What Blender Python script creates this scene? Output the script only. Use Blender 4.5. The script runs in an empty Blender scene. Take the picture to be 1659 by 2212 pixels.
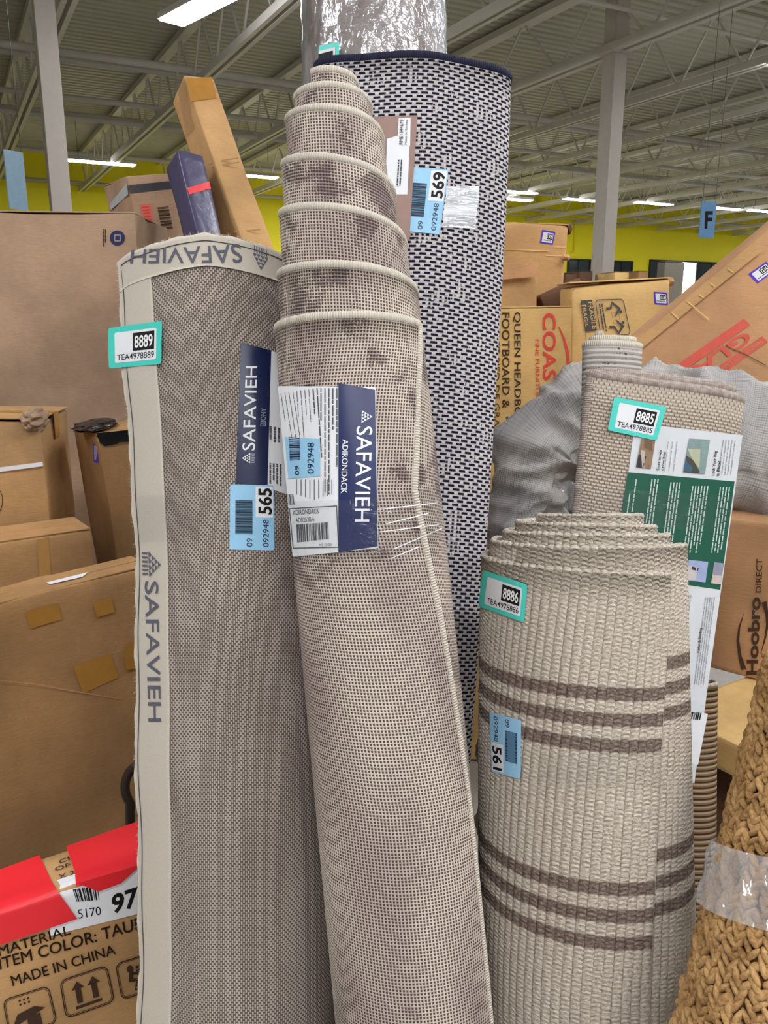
import bpy, bmesh, math, random
import numpy as np
from mathutils import Vector, Matrix
from mathutils.bvhtree import BVHTree

random.seed(7); RNG = np.random.default_rng(7)
scene = bpy.context.scene
COL = scene.collection

# ------------------------------------------------------------------ camera
F, CX, CY = 1750.0, 829.5, 1106.0          # focal length and centre in photo pixels (1659 x 2212)
PITCH = math.radians(13.5)
CAMZ = 1.6
cd = bpy.data.cameras.new('camera'); cam = bpy.data.objects.new('camera', cd); COL.objects.link(cam)
cam.location = (0, 0, CAMZ); cam.rotation_euler = (math.pi/2 - PITCH, 0, 0)
cd.sensor_fit = 'VERTICAL'; cd.sensor_height = 36.0; cd.sensor_width = 27.0
cd.lens = F/2212.0*36.0; cd.clip_start = 0.02; cd.clip_end = 200
scene.camera = cam

# ------------------------------------------------------------------ world, exposure (the lamps are strip lights, seen ones and added unseen ones, built below)
wd = bpy.data.worlds.new('world'); scene.world = wd; wd.use_nodes = True
wd.node_tree.nodes['Background'].inputs[0].default_value = (0.9, 0.95, 1.0, 1)
wd.node_tree.nodes['Background'].inputs[1].default_value = 0.05
scene.view_settings.view_transform = 'Standard'; scene.view_settings.look = 'None'
scene.view_settings.gamma = 1.0; scene.view_settings.use_curve_mapping = False
scene.view_settings.exposure = 0.6
LAMP = 40.0                                  # radiance of the strip lights

# ------------------------------------------------------------------ pixel -> world
COSP, SINP = math.cos(PITCH), math.sin(PITCH)
def W(px, py, d):                            # point seen at (px,py), camera depth d metres
    x = (px-CX)/F*d; y = -(py-CY)/F*d
    return np.array([x, d*COSP + y*SINP, CAMZ - d*SINP + y*COSP])
def kz(py): return SINP + (py-CY)/F*COSP
def WZ(px, py, z): return W(px, py, (CAMZ-z)/kz(py))
AZ = math.radians(-28)                       # the building's long axis
DA = np.array([math.sin(AZ), math.cos(AZ), 0]); DB = np.array([math.cos(AZ), -math.sin(AZ), 0]); DZ = np.array([0, 0, 1.0])
def WA(px, py, a):                           # point on the vertical plane at distance a along the building's axis
    r = W(px, py, 1.0) - np.array([0, 0, CAMZ])
    return np.array([0, 0, CAMZ]) + r*(a/float(r@DA))
def AB(a, b, z): return DA*a + DB*b + DZ*z
def nrm(v): v = np.asarray(v, float); return v/(np.linalg.norm(v)+1e-12)
def px_of(p):                                # world -> pixel + depth
    q = np.asarray(p)-np.array([0, 0, CAMZ]); d = q[1]*COSP - q[2]*SINP; y = q[1]*SINP + q[2]*COSP
    return CX + q[0]/d*F, CY - y/d*F, d

# ------------------------------------------------------------------ objects
ORG = {}; REG = {}
def link(o, parent=None, org=None):
    COL.objects.link(o)
    if parent is not None: o.parent = parent; ORG[o.name] = ORG[parent.name]
    else: ORG[o.name] = np.array(org if org is not None else (0, 0, 0), float)
    return o
def tag(o, label=None, cat=None, group=None, kind=None):
    if label: o['label'] = label
    if cat: o['category'] = cat
    if group: o['group'] = group
    if kind: o['kind'] = kind
    return o
def thing(name, label, cat, base, group=None):
    o = bpy.data.objects.new(name, None); o.empty_display_size = 0.05
    o.location = tuple(base); link(o, None, base)
    return tag(o, label, cat, group)
def mk(name, V, Fc, mat, parent=None, uv=None, smooth=True, kind=None, label=None, org=None):
    """one mesh object; V in world metres, uv: per-vertex (n,2)"""
    V = np.asarray(V, float)
    o = bpy.data.objects.new(name, bpy.data.meshes.new(name)); me = o.data
    link(o, parent, org)
    if parent is None and org is not None: o.location = tuple(org)
    L = V - ORG[o.name]
    me.from_pydata([tuple(v) for v in L], [], [tuple(int(i) for i in f) for f in Fc])
    if uv is not None:
        uv = np.asarray(uv, np.float32); lay = me.uv_layers.new(name='UVMap')
        idx = np.empty(len(me.loops), np.int32); me.loops.foreach_get('vertex_index', idx)
        lay.data.foreach_set('uv', uv[idx].ravel())
    if mat is not None: me.materials.append(mat)
    if smooth: me.shade_smooth()
    me.update()
    REG[o.name] = (V, Fc)
    if kind: o['kind'] = kind
    if label: o['label'] = label
    return o
class MB:                                    # collects pieces into one mesh
    def __init__(s): s.v = []; s.f = []; s.uv = []
    def add(s, V, Fc, uv=None):
        k = len(s.v); s.v += [tuple(p) for p in V]; s.f += [tuple(int(i)+k for i in f) for f in Fc]
        s.uv += [tuple(p) for p in uv] if uv is not None else [(0, 0)]*len(V)
    def box(s, c, ax, ay, az, hx, hy, hz):
        c, ax, ay, az = (np.asarray(q, float) for q in (c, ax, ay, az))
        V = [c+ax*hx*i+ay*hy*j+az*hz*k for k in (-1, 1) for j in (-1, 1) for i in (-1, 1)]
        s.add(V, [(0, 2, 3, 1), (4, 5, 7, 6), (0, 1, 5, 4), (2, 6, 7, 3), (0, 4, 6, 2), (1, 3, 7, 5)])
    def bar(s, p, q, w, h=None, up=(0, 0, 1)):
        p = np.asarray(p, float); q = np.asarray(q, float); d = nrm(q-p); up = np.asarray(up, float)
        if abs(d@up) > .95: up = np.array([1.0, 0, 0])
        x = nrm(np.cross(d, up)); y = np.cross(x, d); h = h or w
        s.box((p+q)/2, x, d, y, w/2, np.linalg.norm(q-p)/2, h/2)
    def tube(s, P, r, n=8, cap=True):
        V, Fc, uv = tube_geo(P, r, n, cap); s.add(V, Fc, uv)
    def build(s, name, mat, parent=None, smooth=False, kind=None, label=None, org=None):
        return mk(name, s.v, s.f, mat, parent, s.uv, smooth, kind, label, org)
def tube_geo(P, r, n=8, cap=True, closed=False, N=None, Zr=None):
    P = np.asarray(P, float); m = len(P); r = np.broadcast_to(np.asarray(r, float), (m,))
    T = np.gradient(P, axis=0); T /= np.linalg.norm(T, axis=1)[:, None]+1e-12
    if N is None:
        ref = np.array([0.13, 0.21, 0.97]) if abs(T[0] @ np.array([.13, .21, .97])) < .9 else np.array([.97, .2, .1])
        N = np.empty_like(P); u = nrm(ref - T[0]*(ref@T[0]))
        for i in range(m):
            u = nrm(u - T[i]*(u@T[i])); N[i] = u
    else:
        N = N - T*np.sum(N*T, axis=1)[:, None]; N /= np.linalg.norm(N, axis=1)[:, None]+1e-12
    B = np.cross(T, N); rz = r if Zr is None else np.broadcast_to(Zr, (m,))
    th = np.linspace(0, 2*math.pi, n, endpoint=False)
    V = (P[:, None, :] + N[:, None, :]*(np.cos(th)[None, :, None]*r[:, None, None]) + B[:, None, :]*(np.sin(th)[None, :, None]*rz[:, None, None])).reshape(-1, 3)
    L = np.concatenate([[0], np.cumsum(np.linalg.norm(np.diff(P, axis=0), axis=1))])
    uv = np.stack([np.repeat(L, n), np.tile(th*float(np.mean(r)), m)], 1)
    i = np.arange(m-1)[:, None]*n; j = np.arange(n)[None, :]; k = (j+1) % n
    Fc = np.stack([i+j, i+k, i+n+k, i+n+j], -1).reshape(-1, 4).tolist()
    if cap: Fc += [list(range(n))[::-1], [(m-1)*n+q for q in range(n)]]
    return V, Fc, uv
def grid_faces(nu, nv, flip=False, off=0):
    i = np.arange(nu-1)[:, None]*nv; j = np.arange(nv-1)[None, :]
    q = np.stack([i+j, i+nv+j, i+nv+j+1, i+j+1], -1).reshape(-1, 4)+off
    return (q[:, ::-1] if flip else q).tolist()
def sheet(name, P, U, V, thick, mat, parent, center=None, smooth=True, kind=None, label=None):
    """P (nu,nv,3) mid surface; gives it thickness; uv = (U,V) in metres; returns object and outward normals"""
    nu, nv = P.shape[:2]
    du = np.gradient(P, axis=0); dv = np.gradient(P, axis=1)
    N = np.cross(du, dv); N /= np.linalg.norm(N, axis=2)[..., None]+1e-12
    s = 1.0
    if center is not None and np.sum(N*(P-center)) < 0: s = -1.0
    N = N*s
    O = (P+N*thick/2).reshape(-1, 3); I = (P-N*thick/2).reshape(-1, 3); n = nu*nv
    Fc = grid_faces(nu, nv, s < 0) + grid_faces(nu, nv, s > 0, n)
    def edge(ids):
        for a, b in zip(ids[:-1], ids[1:]): Fc.append([a, b, b+n, a+n])
    edge([i*nv for i in range(nu)]); edge([i*nv+nv-1 for i in range(nu)]); edge(list(range(nv))); edge([(nu-1)*nv+j for j in range(nv)])
    uv = np.stack([U, V], -1).reshape(-1, 2); uv = np.concatenate([uv, uv])
    o = mk(name, np.concatenate([O, I]), Fc, mat, parent, uv, smooth, kind, label)
    return o, N

# ------------------------------------------------------------------ procedural materials
def lin(c):
    c = np.asarray(c[:3], float)/255.0
    r = np.where(c <= .04045, c/12.92, ((c+.055)/1.055)**2.4)
    return (float(r[0]), float(r[1]), float(r[2]), 1.0)
class X:                                     # a scalar socket with arithmetic
    def __init__(s, m, k): s.m = m; s.k = k
    def op(s, o, name, b=None, c=None, clamp=False):
        n = s.m.nt.nodes.new('ShaderNodeMath'); n.operation = name; n.use_clamp = clamp
        for i, q in enumerate((s, b, c)):
            if q is None: continue
            if isinstance(q, X): s.m.nt.links.new(q.k, n.inputs[i])
            else: n.inputs[i].default_value = float(q)
        return X(s.m, n.outputs[0])
    def __add__(s, b): return s.op(0, 'ADD', b)
    __radd__ = __add__
    def __sub__(s, b): return s.op(0, 'SUBTRACT', b)
    def __rsub__(s, b): return (s*-1.0)+b
    def __mul__(s, b): return s.op(0, 'MULTIPLY', b)
    __rmul__ = __mul__
    def __truediv__(s, b): return s.op(0, 'DIVIDE', b)
    def frac(s): return s.op(0, 'FRACT')
    def floor(s): return s.op(0, 'FLOOR')
    def abs(s): return s.op(0, 'ABSOLUTE')
    def sin(s): return s.op(0, 'SINE')
    def mod(s, b): return s.op(0, 'FLOORED_MODULO', b)
    def mx(s, b): return s.op(0, 'MAXIMUM', b)
    def mn(s, b): return s.op(0, 'MINIMUM', b)
    def clamp(s): return s.op(0, 'ADD', 0.0, clamp=True)
    def step(s, a, b):                       # smoothstep a..b
        n = s.m.nt.nodes.new('ShaderNodeMapRange'); n.interpolation_type = 'SMOOTHSTEP'
        s.m.nt.links.new(s.k, n.inputs[0]); n.inputs[1].default_value = a; n.inputs[2].default_value = b
        return X(s.m, n.outputs[0])
class M:
    def __init__(s, name, rough=.8, spec=.3):
        s.mat = bpy.data.materials.new(name); s.mat.use_nodes = True; s.nt = s.mat.node_tree
        s.b = s.nt.nodes['Principled BSDF']; s.b.inputs['Roughness'].default_value = rough
        s.b.inputs['Specular IOR Level'].default_value = spec
        s._tc = None
    def tc(s):
        if not s._tc: s._tc = s.nt.nodes.new('ShaderNodeTexCoord')
        return s._tc
    def uv(s):
        n = s.nt.nodes.new('ShaderNodeSeparateXYZ'); s.nt.links.new(s.tc().outputs['UV'], n.inputs[0])
        return X(s, n.outputs[0]), X(s, n.outputs[1])
    def vec(s, x, y, z=0.0):
        n = s.nt.nodes.new('ShaderNodeCombineXYZ')
        for i, q in enumerate((x, y, z)):
            if isinstance(q, X): s.nt.links.new(q.k, n.inputs[i])
            else: n.inputs[i].default_value = q
        return n.outputs[0]
    def noise(s, scale, detail=2.0, vec=None, rough=.5):
        n = s.nt.nodes.new('ShaderNodeTexNoise'); n.inputs['Scale'].default_value = scale; n.inputs['Detail'].default_value = detail
        n.inputs['Roughness'].default_value = rough
        s.nt.links.new(vec if vec is not None else s.tc().outputs['Object'], n.inputs['Vector'])
        return X(s, n.outputs[0])
    def mix(s, f, a, b):
        n = s.nt.nodes.new('ShaderNodeMix'); n.data_type = 'RGBA'
        if isinstance(f, X): s.nt.links.new(f.k, n.inputs[0])
        else: n.inputs[0].default_value = f
        for i, q in ((6, a), (7, b)):
            if isinstance(q, (tuple, list)): n.inputs[i].default_value = lin(q)
            else: s.nt.links.new(q, n.inputs[i])
        return n.outputs[2]
    def color(s, c):
        if isinstance(c, (tuple, list)): s.b.inputs['Base Color'].default_value = lin(c)
        else: s.nt.links.new(c, s.b.inputs['Base Color'])
        return s
    def bump(s, h, strength=.5, dist=.002):
        n = s.nt.nodes.new('ShaderNodeBump'); n.inputs['Strength'].default_value = strength; n.inputs['Distance'].default_value = dist
        s.nt.links.new(h.k, n.inputs['Height']); s.nt.links.new(n.outputs[0], s.b.inputs['Normal']); s.bn = n
        return s
    def set(s, k, v):
        if isinstance(v, X): s.nt.links.new(v.k, s.b.inputs[k])
        else: s.b.inputs[k].default_value = v
        return s
def plain(name, c, rough=.6, spec=.3, var=.06, scale=30):
    m = M(name, rough, spec); n = m.noise(scale, 3)
    lo = tuple(max(0, q*(1-var)) for q in c); hi = tuple(min(255, q*(1+var)) for q in c)
    return m.color(m.mix(n, lo, hi)).mat
def emit(name, c, st):
    m = M(name); m.color((10, 10, 10)); m.b.inputs['Emission Color'].default_value = lin(c); m.b.inputs['Emission Strength'].default_value = st
    return m.mat
def cardboard(name, c, rough=.72):
    m = M(name, rough, .25); o = m.nt.nodes.new('ShaderNodeSeparateXYZ'); m.nt.links.new(m.tc().outputs['Object'], o.inputs[0])
    x, y, z = (X(m, q) for q in o.outputs)
    big = m.noise(3.2, 4); fine = m.noise(260, 2); fib = m.noise(40, 3, m.vec(x*1.0, y*1.0, z*9.0))
    d = tuple(q*.84 for q in c); e = tuple(min(255, q*1.07) for q in c)
    col = m.mix(big.step(.3, .7), d, e); col2 = m.mix((fib-.5)*.5+(fine-.5)*.3+.08, col, tuple(q*.62 for q in c))
    m.color(col2)
    dent = m.noise(7, 3)
    m.bump(dent*1.0+fib*.12, .35, .012)
    return m.mat
def film(name, tint=(235, 240, 245), amt=.5, scale=60, stretch=(1, 1, 1), rough=.12, bump=1.0, milk=0.0):
    """thin clear plastic: transparent sheet with a glossy, wrinkled coat"""
    m = M(name); nt = m.nt; nt.nodes.remove(m.b)
    tr = nt.nodes.new('ShaderNodeBsdfTransparent'); tr.inputs[0].default_value = lin((250, 250, 250))
    gl = nt.nodes.new('ShaderNodeBsdfGlossy'); gl.inputs[0].default_value = lin(tint); gl.inputs[1].default_value = rough
    o = nt.nodes.new('ShaderNodeSeparateXYZ'); nt.links.new(m.tc().outputs['Object'], o.inputs[0])
    x, y, z = (X(m, q) for q in o.outputs)
    v = m.vec(x*stretch[0], y*stretch[1], z*stretch[2])
    n1 = m.noise(scale, 3, v); n2 = m.noise(scale*.23, 2, v)
    bn = nt.nodes.new('ShaderNodeBump'); bn.inputs['Strength'].default_value = bump; bn.inputs['Distance'].default_value = .006
    nt.links.new((n1*.6+n2).k, bn.inputs['Height']); nt.links.new(bn.outputs[0], gl.inputs['Normal'])
    lw = nt.nodes.new('ShaderNodeLayerWeight'); lw.inputs[0].default_value = .35; nt.links.new(bn.outputs[0], lw.inputs['Normal'])
    fac = (X(m, lw.outputs['Facing']).step(.25, .9)*(.25+amt*.5)+amt*.22).clamp()
    mx = nt.nodes.new('ShaderNodeMixShader'); nt.links.new(fac.k, mx.inputs[0]); nt.links.new(tr.outputs[0], mx.inputs[1]); nt.links.new(gl.outputs[0], mx.inputs[2])
    out = nt.nodes['Material Output']; last = mx.outputs[0]
    if milk > 0:
        df = nt.nodes.new('ShaderNodeBsdfDiffuse'); df.inputs[0].default_value = lin((240, 243, 248))
        m2 = nt.nodes.new('ShaderNodeMixShader')
        mm = ((n2.step(.35, .6))*milk*.6+milk*.4).clamp()
        nt.links.new(mm.k, m2.inputs[0]); nt.links.new(last, m2.inputs[1]); nt.links.new(df.outputs[0], m2.inputs[2]); last = m2.outputs[0]
    nt.links.new(last, out.inputs[0])
    return m.mat

# ------------------------------------------------------------------ prints and stickers: a photo quad is laid on the surface it is stuck to
_bvh = {}
def bvh(o):
    if o.name not in _bvh:
        V, Fc = REG[o.name]; _bvh[o.name] = BVHTree.FromPolygons([tuple(v) for v in V], [list(map(int, f)) for f in Fc])
    return _bvh[o.name]
CAMP = Vector((0, 0, CAMZ))
class Surf:                                  # smooth depth over the quad, from rays that meet the carrying thing
    def __init__(s, corners, targets, deg=2):
        C = np.asarray(corners, float); s.c = C.mean(0); s.h = max(np.ptp(C[:, 0]), np.ptp(C[:, 1]))/2+1e-6; s.deg = deg
        pts = []
        for a in np.linspace(.02, .98, 17):
            for b in np.linspace(.02, .98, 17):
                p = bil(C, a, b); dirw = Vector(tuple(W(p[0], p[1], 1.0)))-CAMP; best = None
                for o in targets:
                    h = bvh(o).ray_cast(CAMP, dirw.normalized())
                    if h[0] is not None and (best is None or h[3] < best): best = h[3]
                if best is not None: pts.append((p[0], p[1], best/dirw.length))
        if len(pts) < 4:                     # beside the carrier: keep the carrier's own distance
            print('off its carrier:', corners); dm = float(np.median([px_of(v)[2] for v in REG[targets[0].name][0]]))
            pts = [(c[0], c[1], dm) for c in C]*2; s.deg = 0
        A = np.array(pts); md = np.median(A[:, 2]); A = A[np.abs(A[:, 2]-md) < .15]
        for it in range(3):
            s.k, *_ = np.linalg.lstsq(s.basis(A[:, 0], A[:, 1]), 1/A[:, 2], rcond=None)
            res = 1/(s.basis(A[:, 0], A[:, 1])@s.k)-A[:, 2]
            keep = np.abs(res-np.median(res)) < max(.004, 2.2*np.std(res))
            s.lift = max(0, np.max(res[keep])) if keep.any() else 0
            A = A[keep]
        s.lift = min(s.lift, .006)
    def basis(s, x, y):
        u = (np.asarray(x)-s.c[0])/s.h; v = (np.asarray(y)-s.c[1])/s.h
        return np.stack([u**i*v**j for i in range(s.deg+1) for j in range(s.deg+1-i)], -1)
    def at(s, P, off):
        P = np.asarray(P, float); d = 1/(s.basis(P[:, 0], P[:, 1])@s.k)-s.lift-off
        return np.array([W(p[0], p[1], q) for p, q in zip(P, d)])
def bil(C, a, b):
    C = np.asarray(C, float); return (C[0]*(1-a)+C[1]*a)*(1-b)+(C[3]*(1-a)+C[2]*a)*b
def bilv(C, A):
    C = np.asarray(C, float); a = A[:, :1]; b = A[:, 1:2]
    return (C[0]*(1-a)+C[1]*a)*(1-b)+(C[3]*(1-a)+C[2]*a)*b
def sub(C, a0, b0, a1, b1): return [bil(C, a0, b0), bil(C, a1, b0), bil(C, a1, b1), bil(C, a0, b1)]
def patch(name, S, C, mat, parent, off=.0006, nx=14, ny=8, rnd=0.0, label=None, jag=0.0, kind=None):
    asp = np.linalg.norm(np.subtract(C[1], C[0]))/max(1e-6, np.linalg.norm(np.subtract(C[3], C[0])))
    bs = np.linspace(0, 1, ny+1)
    if rnd > 0: bs = np.unique(np.concatenate([bs, rnd*asp*np.array([.1, .25, .5, .75, 1]) if asp < 1 else rnd*np.array([.1, .25, .5, .75, 1]), 1-(rnd*asp if asp < 1 else rnd)*np.array([.1, .25, .5, .75, 1])]))
    rt = (rnd*asp if asp < 1 else rnd); rs = rnd if asp < 1 else rnd/asp
    rows = []
    for b in bs:
        q = min(b, 1-b); ins = 0
        if rnd > 0 and q < rt: ins = rs*(1-math.sqrt(max(0, 1-(1-q/rt)**2)))
        j0 = random.uniform(0, jag); j1 = random.uniform(0, jag)
        for a in np.linspace(ins+j0, 1-ins-j1, nx+1): rows.append((a, b))
    A = np.array(rows); V = S.at(bilv(C, A), off)
    return mk(name, V, grid_faces(len(bs), nx+1, True), mat, parent, A, True, kind, label)
_tx = {}
def text_geo(body, bold):
    key = (body, bold)
    if key in _tx: return _tx[key]
    cu = bpy.data.curves.new('lettering', 'FONT'); cu.body = body; cu.offset = 0 if 'M' in body else bold; cu.resolution_u = 3; cu.fill_mode = 'FRONT'
    ob = bpy.data.objects.new('lettering', cu); me = ob.to_mesh()
    V = np.array([v.co[:2] for v in me.vertices]) if len(me.vertices) else np.zeros((1, 2)); Fc = [list(p.vertices) for p in me.polygons]
    ob.to_mesh_clear(); bpy.data.objects.remove(ob); bpy.data.curves.remove(cu)
    if 'M' in body and bold > 0:             # this letter's outline does not take an offset: thicken by overlaying
        n0 = len(V); V0, F0 = V, Fc; V = np.concatenate([V0+np.array(q)*bold for q in ((-1, 0), (1, 0), (0, -1), (0, 1))]); Fc = [[i+n0*j for i in f] for j in range(4) for f in F0]
    lo = V.min(0); hi = V.max(0); V = (V-lo)/(hi-lo+1e-9); _tx[key] = (V, Fc)
    return _tx[key]
def cut(V, Fc, nx, ny):                      # slice flat geometry so that it can bend
    bm = bmesh.new(); vs = [bm.verts.new((v[0], v[1], 0)) for v in V]
    for f in Fc:
        try: bm.faces.new([vs[i] for i in f])
        except ValueError: pass
    for ax, n in ((0, nx), (1, ny)):
        for i in range(1, n):
            co = [0, 0, 0]; co[ax] = i/n; no = [0, 0, 0]; no[ax] = 1
            bmesh.ops.bisect_plane(bm, geom=bm.verts[:]+bm.edges[:]+bm.faces[:], plane_co=co, plane_no=no)
    bm.verts.index_update()
    V2 = np.array([v.co[:2] for v in bm.verts]); F2 = [[v.index for v in f.verts] for f in bm.faces]; bm.free()
    return V2, F2
class Ink:                                   # gathers flat print of one colour on one surface
    def __init__(s, S, off=.0011): s.S = S; s.off = off; s.mb = MB()
    def text(s, C, body, bold=0.0, cuts=None):
        V, Fc = text_geo(body, bold)
        L = np.linalg.norm(np.subtract(C[1], C[0])); H = np.linalg.norm(np.subtract(C[3], C[0]))
        nx = max(1, int(L/22)); ny = max(1, int(H/22))
        if cuts != 0 and (nx > 1 or ny > 1): V, Fc = cut(V, Fc, min(nx, 14), min(ny, 8))
        A = np.stack([V[:, 0], 1-V[:, 1]], -1)
        s.mb.add(s.S.at(bilv(C, A), s.off), Fc); return s
    def rect(s, C, n=None):
        L = np.linalg.norm(np.subtract(C[1], C[0])); H = np.linalg.norm(np.subtract(C[3], C[0]))
        nx = n or max(1, int(L/14)); ny = n or max(1, int(H/14))
        A = np.array([(i/nx, j/ny) for i in range(nx+1) for j in range(ny+1)])
        s.mb.add(s.S.at(bilv(C, A), s.off), grid_faces(nx+1, ny+1)); return s
    def poly(s, C, P):
        A = np.array(P, float); s.mb.add(s.S.at(bilv(C, A), s.off), [list(range(len(P)))]); return s
    def stroke(s, C, P, w, closed=False):    # polyline of width w (fraction of quad width)
        P = np.array(P, float); L = np.linalg.norm(np.subtract(C[1], C[0])); H = np.linalg.norm(np.subtract(C[3], C[0])); k = np.array([1, H/L])
        Q = P*k; n = len(Q)
        if closed: Q = np.concatenate([Q, Q[:1]])
        T = np.gradient(Q, axis=0) if not closed else np.concatenate([(np.roll(P*k, -1, 0)-np.roll(P*k, 1, 0)), (np.roll(P*k, -1, 0)-np.roll(P*k, 1, 0))[:1]])
        T /= np.linalg.norm(T, axis=1)[:, None]+1e-9; Nn = np.stack([-T[:, 1], T[:, 0]], -1)
        w = np.broadcast_to(w, (len(Q),))[:, None]
        A = np.stack([Q+Nn*w/2, Q-Nn*w/2], 1).reshape(-1, 2)/k
        s.mb.add(s.S.at(bilv(C, A), s.off), [[2*i, 2*i+1, 2*i+3, 2*i+2] for i in range(len(Q)-1)]); return s
    def disc(s, C, c, r, n=14, asp=None):
        L = np.linalg.norm(np.subtract(C[1], C[0])); H = np.linalg.norm(np.subtract(C[3], C[0]))
        return s.poly(C, [(c[0]+r*math.cos(t), c[1]+r*L/H*math.sin(t)) for t in np.linspace(0, 2*math.pi, n, endpoint=False)])
    def bars(s, C, seed=1, along=0, n=34):   # a barcode: bars side by side along direction 0 (s) or 1 (t)
        r = random.Random(seed); x = 0.0; out = []
        while x < 1: w = r.choice((1, 1, 2, 3))/n/1.3; out.append((x, min(1, x+w))); x += w+r.choice((1, 1, 2))/n/1.3
        for a, b in out: s.rect(sub(C, a, 0, b, 1) if along == 0 else sub(C, 0, a, 1, b))
        return s
    def fine(s, C, rows, seed=1, fill=.8, along=0, gap=.5, ragged=.35):  # rows of print too small to read
        r = random.Random(seed)
        for i in range(rows):
            a = i/rows; b = a+(1-gap)/rows; x = 0; end = 1-r.random()*ragged
            while x < end:
                w = r.uniform(.04, .2); e = min(end, x+w)
                s.rect(sub(C, x, a, e, b) if along == 0 else sub(C, a, x, b, e)); x = e+r.uniform(.01, .03)
        return s
    def build(s, name, mat, parent, label=None): return s.mb.build(name, mat, parent, False, 'stuff' if 'print' in name else None, label)
def rrect(a0, b0, a1, b1, ra, rb, n=5):
    P = []
    for cx, cy, t0 in ((a1-ra, b0+rb, -90), (a1-ra, b1-rb, 0), (a0+ra, b1-rb, 90), (a0+ra, b0+rb, 180)):
        for k in range(n+1):
            t = math.radians(t0+90*k/n); P.append((cx+ra*math.cos(t), cy+rb*math.sin(t)))
    return P

# ================================================================== the building
ZD = 6.2                                     # roof deck height
AF = float(WZ(600, 368, ZD)@DA)              # far wall
A0, B0, B1 = -9.0, -7.0, 44.0
def struct(o, label=None, cat=None): o['kind'] = 'structure'; return tag(o, label, cat)

m = M('concrete_floor', .55, .3); n1 = m.noise(1.2, 5); n2 = m.noise(30, 3)
m.color(m.mix(n1*.7+n2*.3, (112, 108, 102), (168, 164, 156))).bump(n2, .2, .003); MAT_FLOOR = m.mat
fb = MB(); fb.box(AB((A0+AF)/2, (B0+B1)/2, -.05), DA, DB, DZ, (AF-A0)/2+.3, (B1-B0)/2+.3, .05)
struct(fb.build('floor', MAT_FLOOR), 'grey concrete warehouse floor under the stock', 'floor')

m = M('white_deck', .6, .3); n1 = m.noise(.7, 4); m.color(m.mix(n1, (178, 176, 158), (206, 204, 186))); MAT_DECK = m.mat
m = M('white_steel', .5, .4); n1 = m.noise(3, 4); m.color(m.mix(n1, (196, 193, 184), (220, 217, 208))); MAT_STEEL = m.mat
MAT_GREYSTEEL = plain('grey_steel', (130, 126, 116), .5)
# corrugated roof deck: real ribs running across the building
V = []; Fc = []; pitch = .2; k = 0
a = A0
while a < AF:
    for (da, dz) in ((0, 0), (.1, 0), (.125, .06), (.175, .06)):
        V += [AB(a+da, B0, ZD+dz), AB(a+da, B1, ZD+dz)]
    a += pitch
n = len(V)//2; Fc = [[2*i, 2*i+1, 2*i+3, 2*i+2] for i in range(n-1)]
ceiling = struct(mk('ceiling', V, Fc, MAT_DECK, None, None, False), 'white corrugated steel roof deck over open web joists', 'ceiling')

# joists: bottom chord, top chord and zigzag web; aligned so that one crosses the right column's head
colR = W(1312, 330, 11.5); bR = float(colR@DB)
ZJ0, ZJ1 = 5.2, 6.1
jb = bR-2.3*12
while jb < 40:
    if jb > -5.5:
        heavy = abs((jb-bR)/2.3 % 4) < .01
        w = .075 if not heavy else .1
        c = MB()
        for s in (-1, 1): c.bar(AB(A0, jb+s*w*.8, ZJ0), AB(AF, jb+s*w*.8, ZJ0), w*.85, .11)
        j = c.build('joist', MAT_STEEL, ceiling)
        c = MB(); c.bar(AB(A0, jb, ZJ1), AB(AF, jb, ZJ1), w*2.2, .1); c.build('top_chord', MAT_STEEL, j)
        c = MB(); step = .62 if not heavy else .9; q = max(A0, -2.0); up = False
        while q < AF-step:
            z0, z1 = (ZJ0, ZJ1) if not up else (ZJ1, ZJ0)
            c.bar(AB(q, jb, z0), AB(q+step, jb, z1), .03, .03); q += step; up = not up
        c.build('web', MAT_STEEL, j)
    jb += 2.3
# cross pipes and bridging
for (px, py, z, r) in ((275, 132, 5.45, .06), (560, 186, 5.7, .045), (200, 252, 5.45, .055), (1500, 55, 5.6, .03), (1200, 262, 5.5, .04), (1300, 345, 5.4, .05), (1320, 378, 5.25, .05), (60, 322, 6.0, .06)):
    a = float(WZ(px, py, z)@DA)
    t = MB(); t.tube([AB(a, B0+.2, z), AB(a, 14, z), AB(a, B1-.2, z)], r, 8); t.build('cross_pipe', MAT_STEEL, ceiling, True)

# walls: painted yellow masonry
m = M('yellow_paint', .55, .35); o = m.noise(2.0, 4); fine = m.noise(60, 2)
m.color(m.mix(o, (246, 230, 22), (255, 242, 36))).bump(fine, .1, .003); MAT_YEL = m.mat
MAT_WHITEW = plain('white_wall_paint', (205, 202, 196), .6, .3, .04, 3)
def wallbox(name, c, ax, hx, th, lab, mat=None):
    b = MB(); ay = np.cross(DZ, ax); b.box(c, ax, ay, DZ, hx, th, ZD/2+.15); return struct(b.build(name, mat or MAT_WHITEW), lab, 'wall')
wall = wallbox('wall_far', AB(AF+.15, (B0+B1)/2, ZD/2), DB, (B1-B0)/2, .15, 'bright yellow painted wall at the far end of the warehouse', MAT_YEL)
wallbox('wall_left', AB((A0+AF)/2, B0-.15, ZD/2), DA, (AF-A0)/2, .15, 'pale side wall out of sight on the left')
wallbox('wall_right', AB((A0+AF)/2, B1+.15, ZD/2), DA, (AF-A0)/2, .15, 'pale side wall out of sight on the right')
wallbox('wall_back', AB(A0-.15, (B0+B1)/2, ZD/2), DB, (B1-B0)/2, .15, 'pale wall behind the viewer')
MAT_YEL2 = MAT_YEL
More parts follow.
